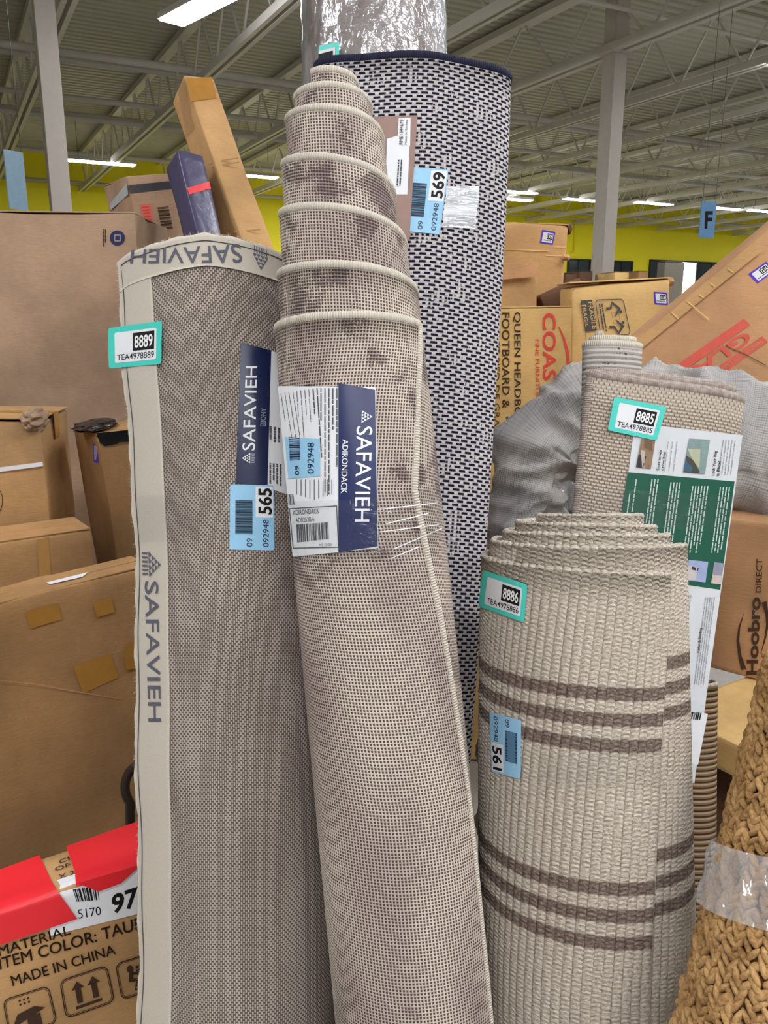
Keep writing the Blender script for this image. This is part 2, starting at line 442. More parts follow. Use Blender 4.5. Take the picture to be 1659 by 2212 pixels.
for px in (985, 1172, 1700):                 # pilasters on the far wall
    p = WA(px, 450, AF); b = MB(); b.box([p[0]-DA[0]*.12, p[1]-DA[1]*.12, ZD/2], DB, DA, DZ, .3, .14, ZD/2); b.build('pilaster', MAT_YEL, wall)
for (x0, y0, x1, y1, r) in ((-40, 383, 640, 426, .055), (1100, 455, 1700, 490, .06), (1100, 470, 1700, 500, .03)):
    p = WA(x0, y0, AF-.3); q = WA(x1, y1, AF-.3); zz = (p[2]+q[2])/2; p[2] = q[2] = zz
    t = MB(); t.tube([p, (p+q)/2, q], r, 8); t.build('wall_pipe', MAT_STEEL, wall, True)
p = WA(1243, 470, AF-.06); q = WA(1240, 545, AF-.06)
t = MB(); t.tube([p, (p+q)/2, q, q+DB*-.15], .03, 6); t.build('conduit', MAT_YEL, wall, True)

# windows high in the far wall
MAT_GLASSD = plain('dark_pane', (52, 60, 64), .15, .6, .2, 2)
MAT_DAY = emit('daylight_pane', (235, 245, 255), 6.0)
MAT_FRAME = plain('dark_window_frame', (46, 48, 46), .5)
def window(name, x0, x1, ytop, ybot, panes, lab, day=()):
    p = WA(x0, ytop, AF-.02); q = WA(x1, ytop+(x1-x0)*.02, AF-.02); r = WA((x0+x1)/2, ybot, AF-.02)
    b0, b1, z1, z0 = float(p@DB), float(q@DB), (p[2]+q[2])/2, r[2]
    w = MB()
    for (ba, bb, za, zb) in ((b0, b1, z1-.06, z1), (b0, b1, z0, z0+.06), (b0, b0+.06, z0, z1), (b1-.06, b1, z0, z1)):
        w.box(AB(AF-.04, (ba+bb)/2, (za+zb)/2), DB, DA, DZ, (bb-ba)/2, .05, (zb-za)/2)
    f = struct(w.build(name, MAT_FRAME), lab, 'window')
    for i in range(panes):
        ba = b0+(b1-b0)*i/panes; bb = b0+(b1-b0)*(i+1)/panes
        for k, (za, zb) in enumerate(((z0, (z0+z1)/2), ((z0+z1)/2, z1))):
            g = MB(); g.box(AB(AF-.02, (ba+bb)/2, (za+zb)/2), DB, DA, DZ, (bb-ba)/2-.035, .012, (zb-za)/2-.03)
            g.build('pane', MAT_DAY if (i in day) else MAT_GLASSD, f)
        if i: g = MB(); g.box(AB(AF-.04, ba, (z0+z1)/2), DB, DA, DZ, .03, .03, (z1-z0)/2); g.build('mullion', MAT_FRAME, f)
window('window_1', 1226, 1366, 560, 640, 6, 'dark window in the yellow wall behind the grey column')
window('window_2', 1403, 1600, 563, 680, 6, 'dark window in the yellow wall with one bright daylight pane', (2,))

# columns: steel H sections with a base plate and a cap
m = M('column_paint', .5, .35); n1 = m.noise(1.4, 4); n2 = m.noise(14, 3)
m.color(m.mix(n1*.7+n2*.3, (170, 162, 154), (214, 206, 196))); MAT_COL = m.mat
def column(px, py, d, half, lab, face):
    c = W(px, py, d); t = thing('column', lab, 'column', (c[0], c[1], 0)); t['kind'] = 'structure'
    ax, ay = (DB, DA) if face == 0 else (DA, DB)
    for s in (-1, 1):
        b = MB(); b.box([c[0]+ay[0]*s*half, c[1]+ay[1]*s*half, ZJ1/2], ax, ay, DZ, half, .014, ZJ1/2-.03); b.build('flange', MAT_COL, t)
    b = MB(); b.box([c[0], c[1], ZJ1/2], ay, ax, DZ, half-.014, .01, ZJ1/2-.03); b.build('web_plate', MAT_COL, t)
    for s in (-1, 1):
        b = MB(); b.box([c[0]+ax[0]*s*half*.96, c[1]+ax[1]*s*half*.96, ZJ1/2], ay, ax, DZ, half-.014, .008, ZJ1/2-.03); b.build('cover_plate', MAT_COL, t)
    b = MB(); b.box([c[0], c[1], .012], DB, DA, DZ, half*1.6, half*1.6, .012); b.build('base_plate', MAT_COL, t)
    b = MB(); b.box([c[0], c[1], ZJ0-.06], DB, DA, DZ, half*1.7, half*1.5, .02); b.build('cap_plate', MAT_COL, t)
    return t
column(112, 228, 9.0, .105, 'grey steel column rising above the big brown carton', 0)
column(1316, 330, 11.5, .108, 'grey steel column in front of the yellow wall and dark window', 0)

# strip lights
MAT_LAMP = emit('strip_light_diffuser', (250, 251, 255), LAMP)
MAT_HOUS = plain('lamp_housing_white', (205, 205, 200), .5)
def strip_light(p, ln, wd, dirv, lab, group=None):
    p = np.asarray(p, float); dirv = nrm(dirv); side = np.cross(DZ, dirv)
    t = thing('strip_light', lab, 'light', p, group)
    b = MB(); b.box(p+DZ*.035, dirv, side, DZ, ln/2+.03, wd/2+.015, .035); b.build('housing', MAT_HOUS, t)
    b = MB(); b.box(p-DZ*.012, dirv, side, DZ, ln/2, wd/2, .011); b.build('diffuser', MAT_LAMP, t)
    for s in (-1, 1):
        b = MB(); b.bar(p+dirv*s*ln*.35+DZ*.07, np.array([p[0]+dirv[0]*s*ln*.35, p[1]+dirv[1]*s*ln*.35, ZD-.02]), .01)
        b.build('hanger', MAT_GREYSTEEL, t)
    return t
rowl = ((220, 351, 'strip light left of the tall leaning carton, above the yellow wall'), (538, 379, 'small strip light between the tall carton and the stepped rug roll'),
        (1112, 414, 'strip light right beside the blue and white rug edge'), (1262, 432, 'strip light just left of the grey column'),
        (1412, 439, 'strip light right of the grey column'), (1565, 450, 'strip light right behind the hanging letter sign'), (1652, 456, 'strip light at the right frame edge'))
for (px, py, lab) in rowl:
    strip_light(WZ(px, py, 5.15), 1.5, .26, DB, lab)
# the bright lamp at the top of the picture, hung at a slant to the joists
pL = WZ(345, 40, 5.1); dl = nrm(WZ(415, 2, 5.1)-pL); sd = np.cross(DZ, dl)
strip_light(pL+dl*1.2-sd*-.16, 2.4, .32, dl, 'large bright lamp cut off by the top edge of the picture')
# unseen rows carried on, with more lamps added to brighten cartons and far wall
rowa = float(WZ(540, 379, 5.15)@DA)
for i, (a, b) in enumerate(((-1.6, -1.6), (-1.2, 2.6), (2.0, 4.6), (3.0, -2.6), (-5, -3.5), (-5, 0.5), (-5, 4.5), (3.5, 9), (-1, 9), (8.5, 12), (9.5, 20), (15, 22), (16, 30), (rowa, 9.6), (rowa, 12.4), (rowa, 15.2), (rowa, 33), (rowa, 37))):
    strip_light(AB(a, b, 5.1), 2.4, .3, DB, 'unseen ceiling strip light added to light the stock and far wall', 'added unseen strip lights')

# hanging aisle signs
MAT_SIGN = plain('sign_blue', (98, 140, 178), .45); MAT_SIGNB = plain('sign_pale_blue', (150, 182, 205), .25, .5); MAT_INK = plain('ink_black', (24, 22, 22), .6, .2, .1)
MAT_WIRE = plain('wire_grey', (60, 60, 60), .5)
def hang(t, p, top=ZJ0):
    b = MB(); b.bar(p, [p[0], p[1], top], .004); b.build('wire', MAT_WIRE, t)
def aisle_sign(px0, px1, y0, y1, d, yaw, lab, mat):
    c = W((px0+px1)/2, y0, d); h = float(np.linalg.norm(W(px0, y0, d)-W(px0, y1, d))); w = float(np.linalg.norm(W(px0, y0, d)-W(px1, y0, d)))/max(.2, math.cos(yaw))
    ax = np.array([math.cos(yaw), math.sin(yaw), 0]); ay = np.cross(DZ, ax)
    t = thing('hanging_sign', lab, 'sign', c-DZ*h)
    b = MB(); b.box(c-DZ*h/2, ax, ay, DZ, w/2, .006, h/2); pn = b.build('panel', mat, t)
    for s in (-1, 1): hang(t, c+ax*s*w*.42)
    return t, pn
t, pn = aisle_sign(1514, 1550, 435, 510, 10.0, .25, 'blue hanging sign with a black letter against the yellow wall', MAT_SIGN)
C4 = [(1524, 456), (1540, 456), (1538, 494), (1522, 494)]
Ink(Surf([(1516, 440), (1548, 440), (1546, 505), (1516, 505)], [pn], 1), .004).text(C4, 'F', .03).build('lettering', MAT_INK, t)
aisle_sign(16, 40, 326, 446, 7.0, 1.02, 'pale blue hanging sign seen almost edge on, left of the column', MAT_SIGNB)

# ================================================================== cartons
def rbox(hx, hy, hz, r, n=(8, 6, 8), amp=.0, seed=0):
    """rounded box on a face grid, slightly uneven"""
    V = []; Fc = []; r = min(r, hx*.9, hy*.9, hz*.9)
    def face(o, u, v, nu, nv):
        k = len(V)
        def q(n):
            return np.concatenate([[-1, -.985], np.linspace(-.93, .93, n), [.985, 1]])
        U = q(nu); Vv = q(nv)
        for a in U:
            for b in Vv: V.append(o+u*a+v*b)
        Fc.extend(grid_faces(len(U), len(Vv), False, k))
    X_, Y_, Z_ = np.eye(3); H = np.array([hx, hy, hz])
    for s in (-1, 1):
        face(Z_*s*hz, X_*hx*s, Y_*hy, n[0], n[1]); face(Y_*s*hy, Z_*hz*s, X_*hx, n[2], n[0]); face(X_*s*hx, Y_*hy*s, Z_*hz, n[1], n[2])
    P = np.array(V); Q = np.clip(P, -(H-r), H-r); D = P-Q; L = np.linalg.norm(D, axis=1)[:, None]
    P = Q+D/np.maximum(L, 1e-9)*np.minimum(L, r)
    if amp > 0:
        rg = np.random.default_rng(seed); disp = np.zeros(len(P))
        for i in range(5):
            kv = rg.normal(0, 5+3*i, 3); disp += np.sin(P@kv+rg.uniform(0, 6))/(1+i*.6)
        P = P+np.sign(P)*(np.abs(P) > H*.9)*disp[:, None]*amp
    return P, Fc
def carton(name, lab, tl, tr, h, dep, mat, base_drop=None, r=.006, amp=.0025, seed=1, up=None, flaps=True, tape=None, cat='carton', group=None, keep_up=False):
    """front top edge tl->tr (world), height h downwards, depth dep away from the viewer"""
    tl = np.asarray(tl, float); tr = np.asarray(tr, float); ax = nrm(tr-tl); w = np.linalg.norm(tr-tl)
    up = DZ if up is None else np.asarray(up, float)
    if keep_up:
        mid = (tl+tr)/2; ax = nrm(ax-up*(ax@up)); tl = mid-ax*w/2; tr = mid+ax*w/2
    az = nrm(up-ax*(up@ax)); ay = np.cross(az, ax)
    c = (tl+tr)/2-az*h/2+ay*dep/2
    base = c-az*h/2
    t = thing(name, lab, cat, base, group)
    P, Fc = rbox(w/2, dep/2, h/2, r, amp=amp, seed=seed)
    R = np.stack([ax, ay, az], 0)
    body = mk('body', c+P@R, Fc, mat, t, None, True)
    t_ax = dict(c=c, ax=ax, ay=ay, az=az, w=w, h=h, d=dep, body=body, t=t)
    if flaps:
        for s in (-1, 1):
            P, Fc = rbox(w/2-.001, dep/4-.0015, .0022, .0015, n=(8, 3, 1))
            mk('flap', c+az*(h/2+.0035)+ay*s*dep/4+P@R, Fc, mat, t, None, True)
        if tape is not None:
            b = MB(); ww = min(.024, dep*.4)
            b.box(c+az*(h/2+.0068), ax, ay, az, w/2, ww, .0006)
            for s in (-1, 1): b.box(c+ax*s*(w/2+.0012)+az*(h/2-.03), ay, ax, az, ww, .0006, .036)
            b.build('packing_tape', tape, t)
    return t_ax
CB_GREY = cardboard('cardboard_greyish', (176, 146, 120)); CB_TAN = cardboard('cardboard_tan', (196, 154, 104)); CB_YEL = cardboard('cardboard_yellowish', (214, 174, 110))
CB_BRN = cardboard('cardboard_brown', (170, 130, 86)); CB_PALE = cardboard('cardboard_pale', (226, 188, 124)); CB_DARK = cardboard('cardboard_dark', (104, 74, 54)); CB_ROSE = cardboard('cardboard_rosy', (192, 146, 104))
MAT_TAPEB = plain('brown_tape', (168, 120, 52), .3, .5, .08); MAT_TAPEC = film('clear_tape', amt=.18, scale=70, rough=.12, bump=1.0)
MAT_WRAP = film('stretch_wrap', amt=.25, scale=30, rough=.1, bump=1.0)
MAT_RED = M('red_tape', .3, .5); MAT_RED.color((226, 40, 50)).bump(MAT_RED.noise(20, 3), .25, .004); MAT_RED = MAT_RED.mat
MAT_BLACKT = M('black_tape', .3, .5); MAT_BLACKT.color((16, 16, 18)).bump(MAT_BLACKT.noise(60, 3), .5, .006); MAT_BLACKT = MAT_BLACKT.mat
MAT_PAPER = plain('paper_white', (226, 228, 232), .5, .3, .02); MAT_PURP = plain('sticker_purple', (84, 56, 190), .4); MAT_TEAL = plain('sticker_teal', (72, 204, 190), .35, .4, .03)
MAT_BLUE = plain('tag_blue', (150, 200, 232), .4, .3, .03); MAT_YSTK = plain('sticker_yellow', (250, 225, 10), .4)
MAT_INKBR = plain('ink_brown', (64, 46, 34), .7, .2, .1); MAT_INKRED = plain('ink_red', (206, 70, 60), .65, .2, .1); MAT_INKGR = plain('ink_grey', (84, 82, 84), .7, .2, .08)
MAT_INKW = plain('ink_white', (235, 236, 238), .5, .3, .02); MAT_NAVY = plain('label_navy', (28, 40, 88), .3, .5, .05); MAT_NAVY2 = plain('label_deep_navy', (14, 28, 68), .3, .5, .05)

def asset_sticker(body, C, parent, digits, edge, code=None, lab=None, nm='asset_sticker', deg=2, o=0.0):
    """bordered stock sticker: white field, black block with the digits, code line below; the matrix code is left blank"""
    S = Surf(C, [body], deg)
    st = patch(nm, S, C, edge, parent, .0008+o, 12, 8, .06, lab)
    patch('white_field', S, sub(C, .12, .14, .9, .88), MAT_PAPER, st, .0012+o, 12, 8, .05)
    k = Ink(S, .0016+o); k.rect(sub(C, .46, .2, .86, .63), 6)
    k.build('black_block', MAT_INK, st)
    Ink(S, .002+o).text(sub(C, .49, .27, .83, .57), digits, .02).build('digits', MAT_INKW, st)
    if code: Ink(S, .0016+o).text(sub(C, .16, .68, .86, .83), code, .004).build('code_line', MAT_INK, st)
    else: Ink(S, .0016).fine(sub(C, .16, .7, .86, .82), 1, 3).build('code_line', MAT_INKGR, st)
    return st

# ---- left side
b1 = carton('big_carton', 'large grey-brown carton on the far left with a round icon', W(-420, 452, 2.72), W(291, 462, 2.78), 1.93, .5, CB_GREY, amp=.004, seed=3)
S = Surf([(200, 480), (285, 480), (285, 545), (200, 545)], [b1['body']], 1); k = Ink(S, .002)
k.disc([(237, 495), (270, 495), (270, 533), (237, 533)], (.5, .5), .5, 20); k.build('round_icon', MAT_NAVY, b1['t'])
k = Ink(S, .0035); C = [(237, 495), (270, 495), (270, 533), (237, 533)]
for (a, b, c, d) in ((.3, .3, .72, .37), (.3, .63, .72, .7), (.3, .3, .36, .7), (.66, .3, .72, .7)): k.rect(sub(C, a, b, c, d))
k.build('icon_bars', CB_GREY, b1['t'])
Ink(S, .002).fine([(222, 495), (231, 495), (231, 536), (222, 536)], 2, 4, along=1).build('small_print', MAT_INKBR, b1['t'])

b2 = carton('carton', 'carton with clear tape and red print standing behind the big brown carton', W(277, 384, 3.22), W(391, 376, 3.33), 2.16, .34, CB_GREY, amp=.004, seed=5, up=nrm([.045, 0, 1]))
S = Surf([(290, 400), (392, 390), (400, 490), (300, 500)], [b2['body']], 1)
patch('dark_tape', S, [(278, 400), (390, 389), (391, 405), (281, 418)], plain('dark_glossy_tape', (62, 66, 76), .15, .6), b2['t'], .002)
patch('clear_tape', S, [(279, 397), (391, 386), (393, 425), (283, 436)], MAT_TAPEC, b2['t'], .004, 20, 8, 0, None, .04)
k = Ink(S, .002).rect([(304, 441), (325, 440), (338, 512), (314, 512)]); k.build('red_panel', plain('faded_red_print', (214, 104, 92), .6), b2['t'])
Ink(S, .003).fine([(307, 446), (322, 445), (334, 506), (318, 506)], 9, 5, ragged=.1).build('red_print', MAT_INKRED, b2['t'])
Ink(S, .002).bars([(340, 448), (364, 446), (374, 494), (350, 496)], 4, 1, 30).build('barcode', MAT_INKBR, b2['t'])
S = Surf([(245, 440), (275, 400), (280, 445), (250, 455)], [b2['body']], 1)
patch('side_tape', S, [(238, 440), (274, 395), (277, 420), (238, 455)], plain('grey_tape', (186, 192, 196), .25, .5), b2['t'], .003)

# tall leaning carton and a navy package leaning beside it
tl = W(400, 168, 2.98); tr = W(457, 163, 3.05); foot = W(600, 660, 2.92)
upv = nrm((tl+tr)/2-W(555, 520, 2.9)); upv = nrm(upv)
hh = 1.42
b3 = carton('tall_carton', 'tall narrow tan carton leaning left with tape around its top', tl, tr, hh, .14, CB_TAN, up=upv, keep_up=True, amp=.002, seed=8, flaps=False)
for (y0, y1, nm) in ((166, 216, 'packing_tape'),):
    C = [(402, 170), (457, 166), (468, 212), (412, 219)]
    S = Surf(C, [b3['body']], 1); patch(nm, S, C, MAT_TAPEB, b3['t'], .002)
S = Surf([(420, 250), (480, 250), (520, 450), (460, 450)], [b3['body']], 1)
for (xa, ya, xb, yb) in ((453, 349, 515, 340), (455, 358, 517, 349), (505, 500, 562, 494)):
    Ink(S, .002).rect([(xa, ya), (xb, yb), (xb, yb+3), (xa, ya+3)], 4).build('crease', CB_BRN, b3['t'])
C = [(374, 172), (402, 168), (470, 440), (440, 455)]
patch('shrink_wrap', Surf(C, [b3['body']], 1), [(378, 170), (401, 168), (421, 280), (402, 300)], MAT_WRAP, b3['t'], .006, 10, 30, 0, None, .1)
pk_tl = W(391, 338, 2.84); pk_tr = W(430, 325, 2.90); upv = nrm((pk_tl+pk_tr)/2-W(452, 505, 2.8))
NAVYC = M('navy_wrap', .3, .5); NAVYC.color((74, 70, 98)).bump(NAVYC.noise(25, 3), .4, .006)
b4 = carton('navy_package', 'narrow navy package with a red band leaning beside the tall carton', pk_tl, pk_tr, 1.02, .1, NAVYC.mat, up=upv, keep_up=True, amp=.003, seed=9, flaps=False, r=.008, cat='package')
C = [(404, 406), (452, 392), (456, 407), (409, 420)]
patch('red_band', Surf([(400, 380), (440, 370), (460, 440), (420, 450)], [b4['body']], 1), C, MAT_RED, b4['t'], .002)

b5 = carton('worn_carton', 'worn taped carton with a torn corner at the left edge', W(-260, 905, 2.15), W(88, 908, 2.2), 1.3, .3, CB_TAN, amp=.006, seed=11, tape=MAT_TAPEB)
S = Surf([(0, 920), (85, 920), (85, 1180), (0, 1180)], [b5['body']], 1)
patch('clear_tape', S, [(-20, 925), (89, 918), (92, 1000), (-20, 1014)], MAT_TAPEC, b5['t'], .004, 16, 8)
patch('white_strap', S, [(-20, 1012), (92, 998), (93, 1007), (-20, 1022)], MAT_PAPER, b5['t'], .006, 8, 2)
Ink(S, .003).stroke([(-20, 1060), (5, 1060), (5, 1110), (-20, 1110)], [(.8, 0), (1.0, .25), (1.0, .6), (.7, 1)], .06).build('printed_ring', MAT_INKBR, b5['t'])
def crumple(name, c, rad, mat, parent, seed, n=3):
    bm = bmesh.new(); bmesh.ops.create_icosphere(bm, subdivisions=n, radius=1); rg = np.random.default_rng(seed)
    ks = rg.normal(0, 3.2, (6, 3)); ph = rg.uniform(0, 6, 6); V = []
    for v in bm.verts:
        p = np.array(v.co); s = sum(abs(math.sin(float(p@k)+q)) for k, q in zip(ks, ph))/6
        V.append(c+p*rad*(.55+.8*s))
    Fc = [[v.index for v in f.verts] for f in bm.faces]; bm.free()
    return mk(name, V, Fc, mat, parent, None, False)
crumple('torn_corner', W(76, 905, 2.22), np.array([.028, .05, .03]), CB_GREY, b5['t'], 4, 4)

b6 = carton('black_taped_carton', 'carton with black tape on its top corner beside the printed rug', W(212, 945, 2.28), W(345, 925, 2.38), 1.25, .22, CB_BRN, amp=.003, seed=13, up=nrm([-.01, 0, 1]))
S = Surf([(215, 950), (300, 940), (300, 1180), (220, 1180)], [b6['body']], 1)
patch('black_tape', S, [(208, 936), (310, 925), (310, 952), (214, 958)], MAT_BLACKT, b6['t'], .004, 12, 6, 0, None, .02)
patch('black_tape', S, [(216, 955), (258, 950), (257, 958), (224, 964)], MAT_BLACKT, b6['t'], .005, 6, 4, 0, None, .05)
crumple('tape_lump', W(205, 918, 2.38), np.array([.05, .1, .014]), MAT_BLACKT, b6['t'], 9)
patch('shrink_wrap', S, [(188, 955), (310, 950), (310, 1240), (205, 1240)], MAT_WRAP, b6['t'], .012, 16, 16)
C = [(201, 958), (212, 961), (213, 1000), (202, 998)]
S2 = Surf([(185, 940), (209, 945), (209, 1100), (190, 1100)], [b6['body']], 1)
st = patch('asset_sticker', S2, C, MAT_PURP, b6['t'], .002); Ink(S2, .003).fine(sub(C, .2, .1, .8, .9), 3, 3, along=1).build('print', MAT_INKW, st)

b7 = carton('small_carton', 'carton with a yellow sticker lying behind the large taped carton', WZ(-240, 1209, 1.05), WZ(197, 1145, 1.05), 1.04, .16, CB_BRN, amp=.003, seed=15, r=.012)
C = [(-20, 1146), (40, 1136), (44, 1143), (-20, 1155)]
_top = Surf([(0, 1140), (150, 1122), (160, 1136), (0, 1160)], [b7['body']], 1)
patch('yellow_sticker', _top, C, MAT_YSTK, b7['t'], .012)
S = Surf([(0, 1180), (190, 1150), (195, 1220), (0, 1260)], [b7['body']], 1)
patch('packing_tape', S, [(80, 1166), (105, 1161), (110, 1245), (86, 1250)], plain('pale_brown_tape', (176, 132, 78), .3, .5), b7['t'], .002)

b8 = carton('large_carton', 'large flat carton with brown tape patches beside the printed rug', WZ(-190, 1356, 1.02), WZ(332, 1222, 1.02), 1.0, .1, CB_BRN, amp=.004, seed=17, r=.01)
S = Surf([(0, 1320), (300, 1250), (300, 1750), (0, 1780)], [b8['body']], 1)
for C in ([(55, 1322), (126, 1302), (134, 1338), (66, 1358)], [(158, 1440), (238, 1411), (257, 1463), (180, 1498)], [(200, 1300), (240, 1290), (248, 1322), (210, 1334)], [(268, 1392), (305, 1382), (306, 1442), (273, 1448)]):
    patch('tape_patch', S, C, MAT_TAPEB, b8['t'], .002)
Ink(S, .003).stroke([(0, 1460), (260, 1460), (260, 1510), (0, 1510)], [(0, .2), (.3, .35), (.6, .65), (1, 1.0)], .008).build('crease', CB_TAN, b8['t'])
C = [(100, 1258), (190, 1236), (178, 1246), (108, 1262)]
_tp = [b8['body']]
for o in b8['t'].children:
    if o.name.startswith('flap'): _tp.append(o)
patch('white_strip', Surf([(60, 1268), (200, 1236), (200, 1250), (60, 1285)], _tp, 1), C, MAT_PAPER, b8['t'], .006)

# dark bent handle between the cartons
pts = [W(308+math.cos(a)*38, 1700-math.sin(a)*48, 1.55) for a in np.linspace(math.pi*.55, math.pi*1.25, 14)]
tb = MB(); tb.tube([W(330, 1652, 1.56)]+pts+[W(285, 2100, 1.62)], .009, 10)
t = thing('bent_tube', 'dark bent tube poking out behind the printed rug', 'tube', W(285, 2100, 1.62)); tb.build('bend', plain('dark_tube', (40, 30, 24), .4), t, True)

# red taped carton, bottom left
zt = .70
b9 = carton('red_taped_carton', 'carton with red tape and printed handling icons at the bottom left', WZ(-220, 2046, zt), WZ(312, 1861, zt), zt-.01, .105, CB_TAN, amp=.002, seed=19, r=.012, flaps=False)
Sf = Surf([(0, 1985), (290, 1895), (290, 2150), (0, 2200)], [b9['body']], 1)
St = Surf([(0, 1905), (290, 1800), (290, 1848), (0, 1945)], [b9['body']], 1)
def fold_patch(name, top, front, mat, off, parent):      # runs over the top edge: two joined quads in one mesh
    n = 8; rows = []
    for C, S in ((top, St), (front, Sf)):
        for j in range(n+1):
            rows.append(S.at(np.array([bil(C, i/n, j/n) for i in range(n+1)]), off))
    V = np.concatenate(rows); return mk(name, V, grid_faces(len(rows), n+1, True), mat, parent, None, True)
fold_patch('red_tape', [(-60, 1900), (85, 1847), (112, 1905), (-60, 1965)], [(-60, 1992), (128, 1930), (167, 1985), (-60, 2062)], MAT_RED, .0065, b9['t'])
fold_patch('red_tape', [(143, 1828), (315, 1768), (315, 1830), (162, 1884)], [(164, 1914), (315, 1862), (315, 1868), (172, 1914)], MAT_RED, .0065, b9['t'])
patch('red_tape', Sf, [(166, 1908), (305, 1868), (262, 1908), (214, 1926)], MAT_RED, b9['t'], .007)
lb = fold_patch('shipping_label', [(123, 1901), (300, 1842), (306, 1850), (130, 1912)], [(126, 1936), (315, 1872), (315, 1970), (104, 2023)], MAT_PAPER, .0015, b9['t'])
k = Ink(Sf, .0022); k.bars([(157, 1921), (212, 1914), (216, 1944), (166, 1948)], 6, 0, 26)
k.text([(167, 1965), (217, 1958), (219, 1976), (170, 1985)], '5170', .0)
k.text([(240, 1934), (298, 1914), (300, 1958), (243, 1976)], '97', .03); k.build('lettering', MAT_INK, lb)
k = Ink(Sf, .0016)
k.text([(-4, 2070), (322, 1975), (326, 2001), (0, 2095)], 'ITEM COLOR: TAUPE', .012)
k.text([(22, 2109), (246, 2040), (251, 2061), (28, 2131)], 'MADE IN CHINA', .012)
k.text([(-6, 2045), (150, 1998), (154, 2018), (-2, 2066)], 'MATERIAL', .012)
k.text([(-4, 2008), (40, 1994), (44, 2012), (0, 2026)], 'ITE', .012)
k.build('lettering', MAT_INKBR, b9['t'])
k = Ink(St, .0016); k.text([(126, 1858), (160, 1845), (163, 1852), (129, 1866)], 'CH', .01); k.text([(117, 1874), (150, 1863), (153, 1871), (120, 1882)], 'OF', .01); k.text([(125, 1890), (160, 1880), (163, 1888), (128, 1898)], 'X 2', .01)
k.build('lettering', MAT_INKBR, b9['t'])
C = [(127, 2118), (232, 2083), (250, 2164), (141, 2203)]
k = Ink(Sf, .0016); k.stroke(C, rrect(.02, .02, .98, .98, .14, .16), .022, True); k.stroke(C, rrect(.05, .055, .95, .945, .12, .14), .012, True)
for a in (.34, .66):
    k.rect(sub(C, a-.055, .34, a+.055, .72)); k.poly(C, [(a-.13, .36), (a, .17), (a+.13, .36)])
k.rect(sub(C, .24, .78, .76, .85)); k.build('this_way_up_icon', MAT_INKBR, b9['t'])
C = [(247, 2082), (345, 2050), (363, 2128), (262, 2162)]
k = Ink(Sf, .0016); k.stroke(C, rrect(.02, .02, .98, .98, .14, .16), .022, True); k.stroke(C, rrect(.05, .055, .95, .945, .12, .14), .012, True)
k.disc(C, (.3, .26), .07); k.stroke(C, [(.32, .36), (.27, .56), (.42, .6), (.36, .86)], .1); k.stroke(C, [(.33, .38), (.5, .48)], .05); k.rect(sub(C, .42, .24, .62, .42)); k.build('lifting_icon', MAT_INKBR, b9['t'])
C = [(4, 2160), (106, 2127), (126, 2210), (20, 2245)]
k = Ink(Sf, .0016); k.stroke(C, rrect(.02, .02, .98, .98, .14, .16), .022, True); k.stroke(C, rrect(.05, .055, .95, .945, .12, .14), .012, True)
k.poly(C, [(.25, .48), (.62, .4), (.82, .52), (.1, .78)]); k.rect(sub(C, .42, .6, .7, .95))
for q in range(6): k.disc(C, (.35+.09*(q % 3), .16+.1*(q//3)), .025, 8)
k.build('keep_dry_icon', MAT_INKBR, b9['t'])

# ---- right side
c1 = carton('dented_carton', 'dented carton with a purple sticker, hindmost left of the column', W(960, 479, 3.3), W(1229, 487, 3.25), 1.94, .35, CB_TAN, amp=.007, seed=21, r=.02)
asset_sticker(c1['body'], [(1171, 496), (1200, 501), (1194, 529), (1166, 525)], c1['t'], '1305', MAT_PURP, deg=1)
S = Surf([(1090, 500), (1225, 500), (1225, 600), (1090, 600)], [c1['body']], 1)
k = Ink(S, .003)
for (x0, y0, x1, y1) in ((1198, 532, 1224, 533), (1180, 551, 1214, 552), (1085, 537, 1185, 541)): k.rect([(x0, y0), (x1, y1), (x1, y1+2), (x0, y0+2)], 3)
k.build('crease', CB_PALE, c1['t'])
crumple('torn_edge', W(1228, 495, 3.3), np.array([.012, .04, .022]), CB_DARK, c1['t'], 6, 2)
crumple('torn_edge', W(1223, 556, 3.26), np.array([.016, .02, .012]), CB_ROSE, c1['t'], 7, 2)
c2 = carton('bent_top_carton', 'carton with a crushed top edge standing behind the red printed carton', W(960, 572, 2.95), W(1161, 572, 2.95), 1.72, .2, CB_TAN, amp=.009, seed=23, r=.012)
S = Surf([(1090, 580), (1158, 580), (1158, 600), (1090, 600)], [c2['body']], 1)
patch('crushed_flap', S, [(1078, 570), (1166, 568), (1160, 597), (1084, 604)], CB_ROSE, c2['t'], .03, 12, 6, 0, None, .06)
c3 = carton('open_carton', 'open carton tilted between the stacked cartons, coloured dark for its shaded opening', W(1166, 640, 3.0), W(1252, 600, 3.0), .5, .1, CB_DARK, amp=.002, seed=24, up=nrm([-.36, 0, .93]), flaps=False)  # solid box; its dark colour stands for shade inside the opening

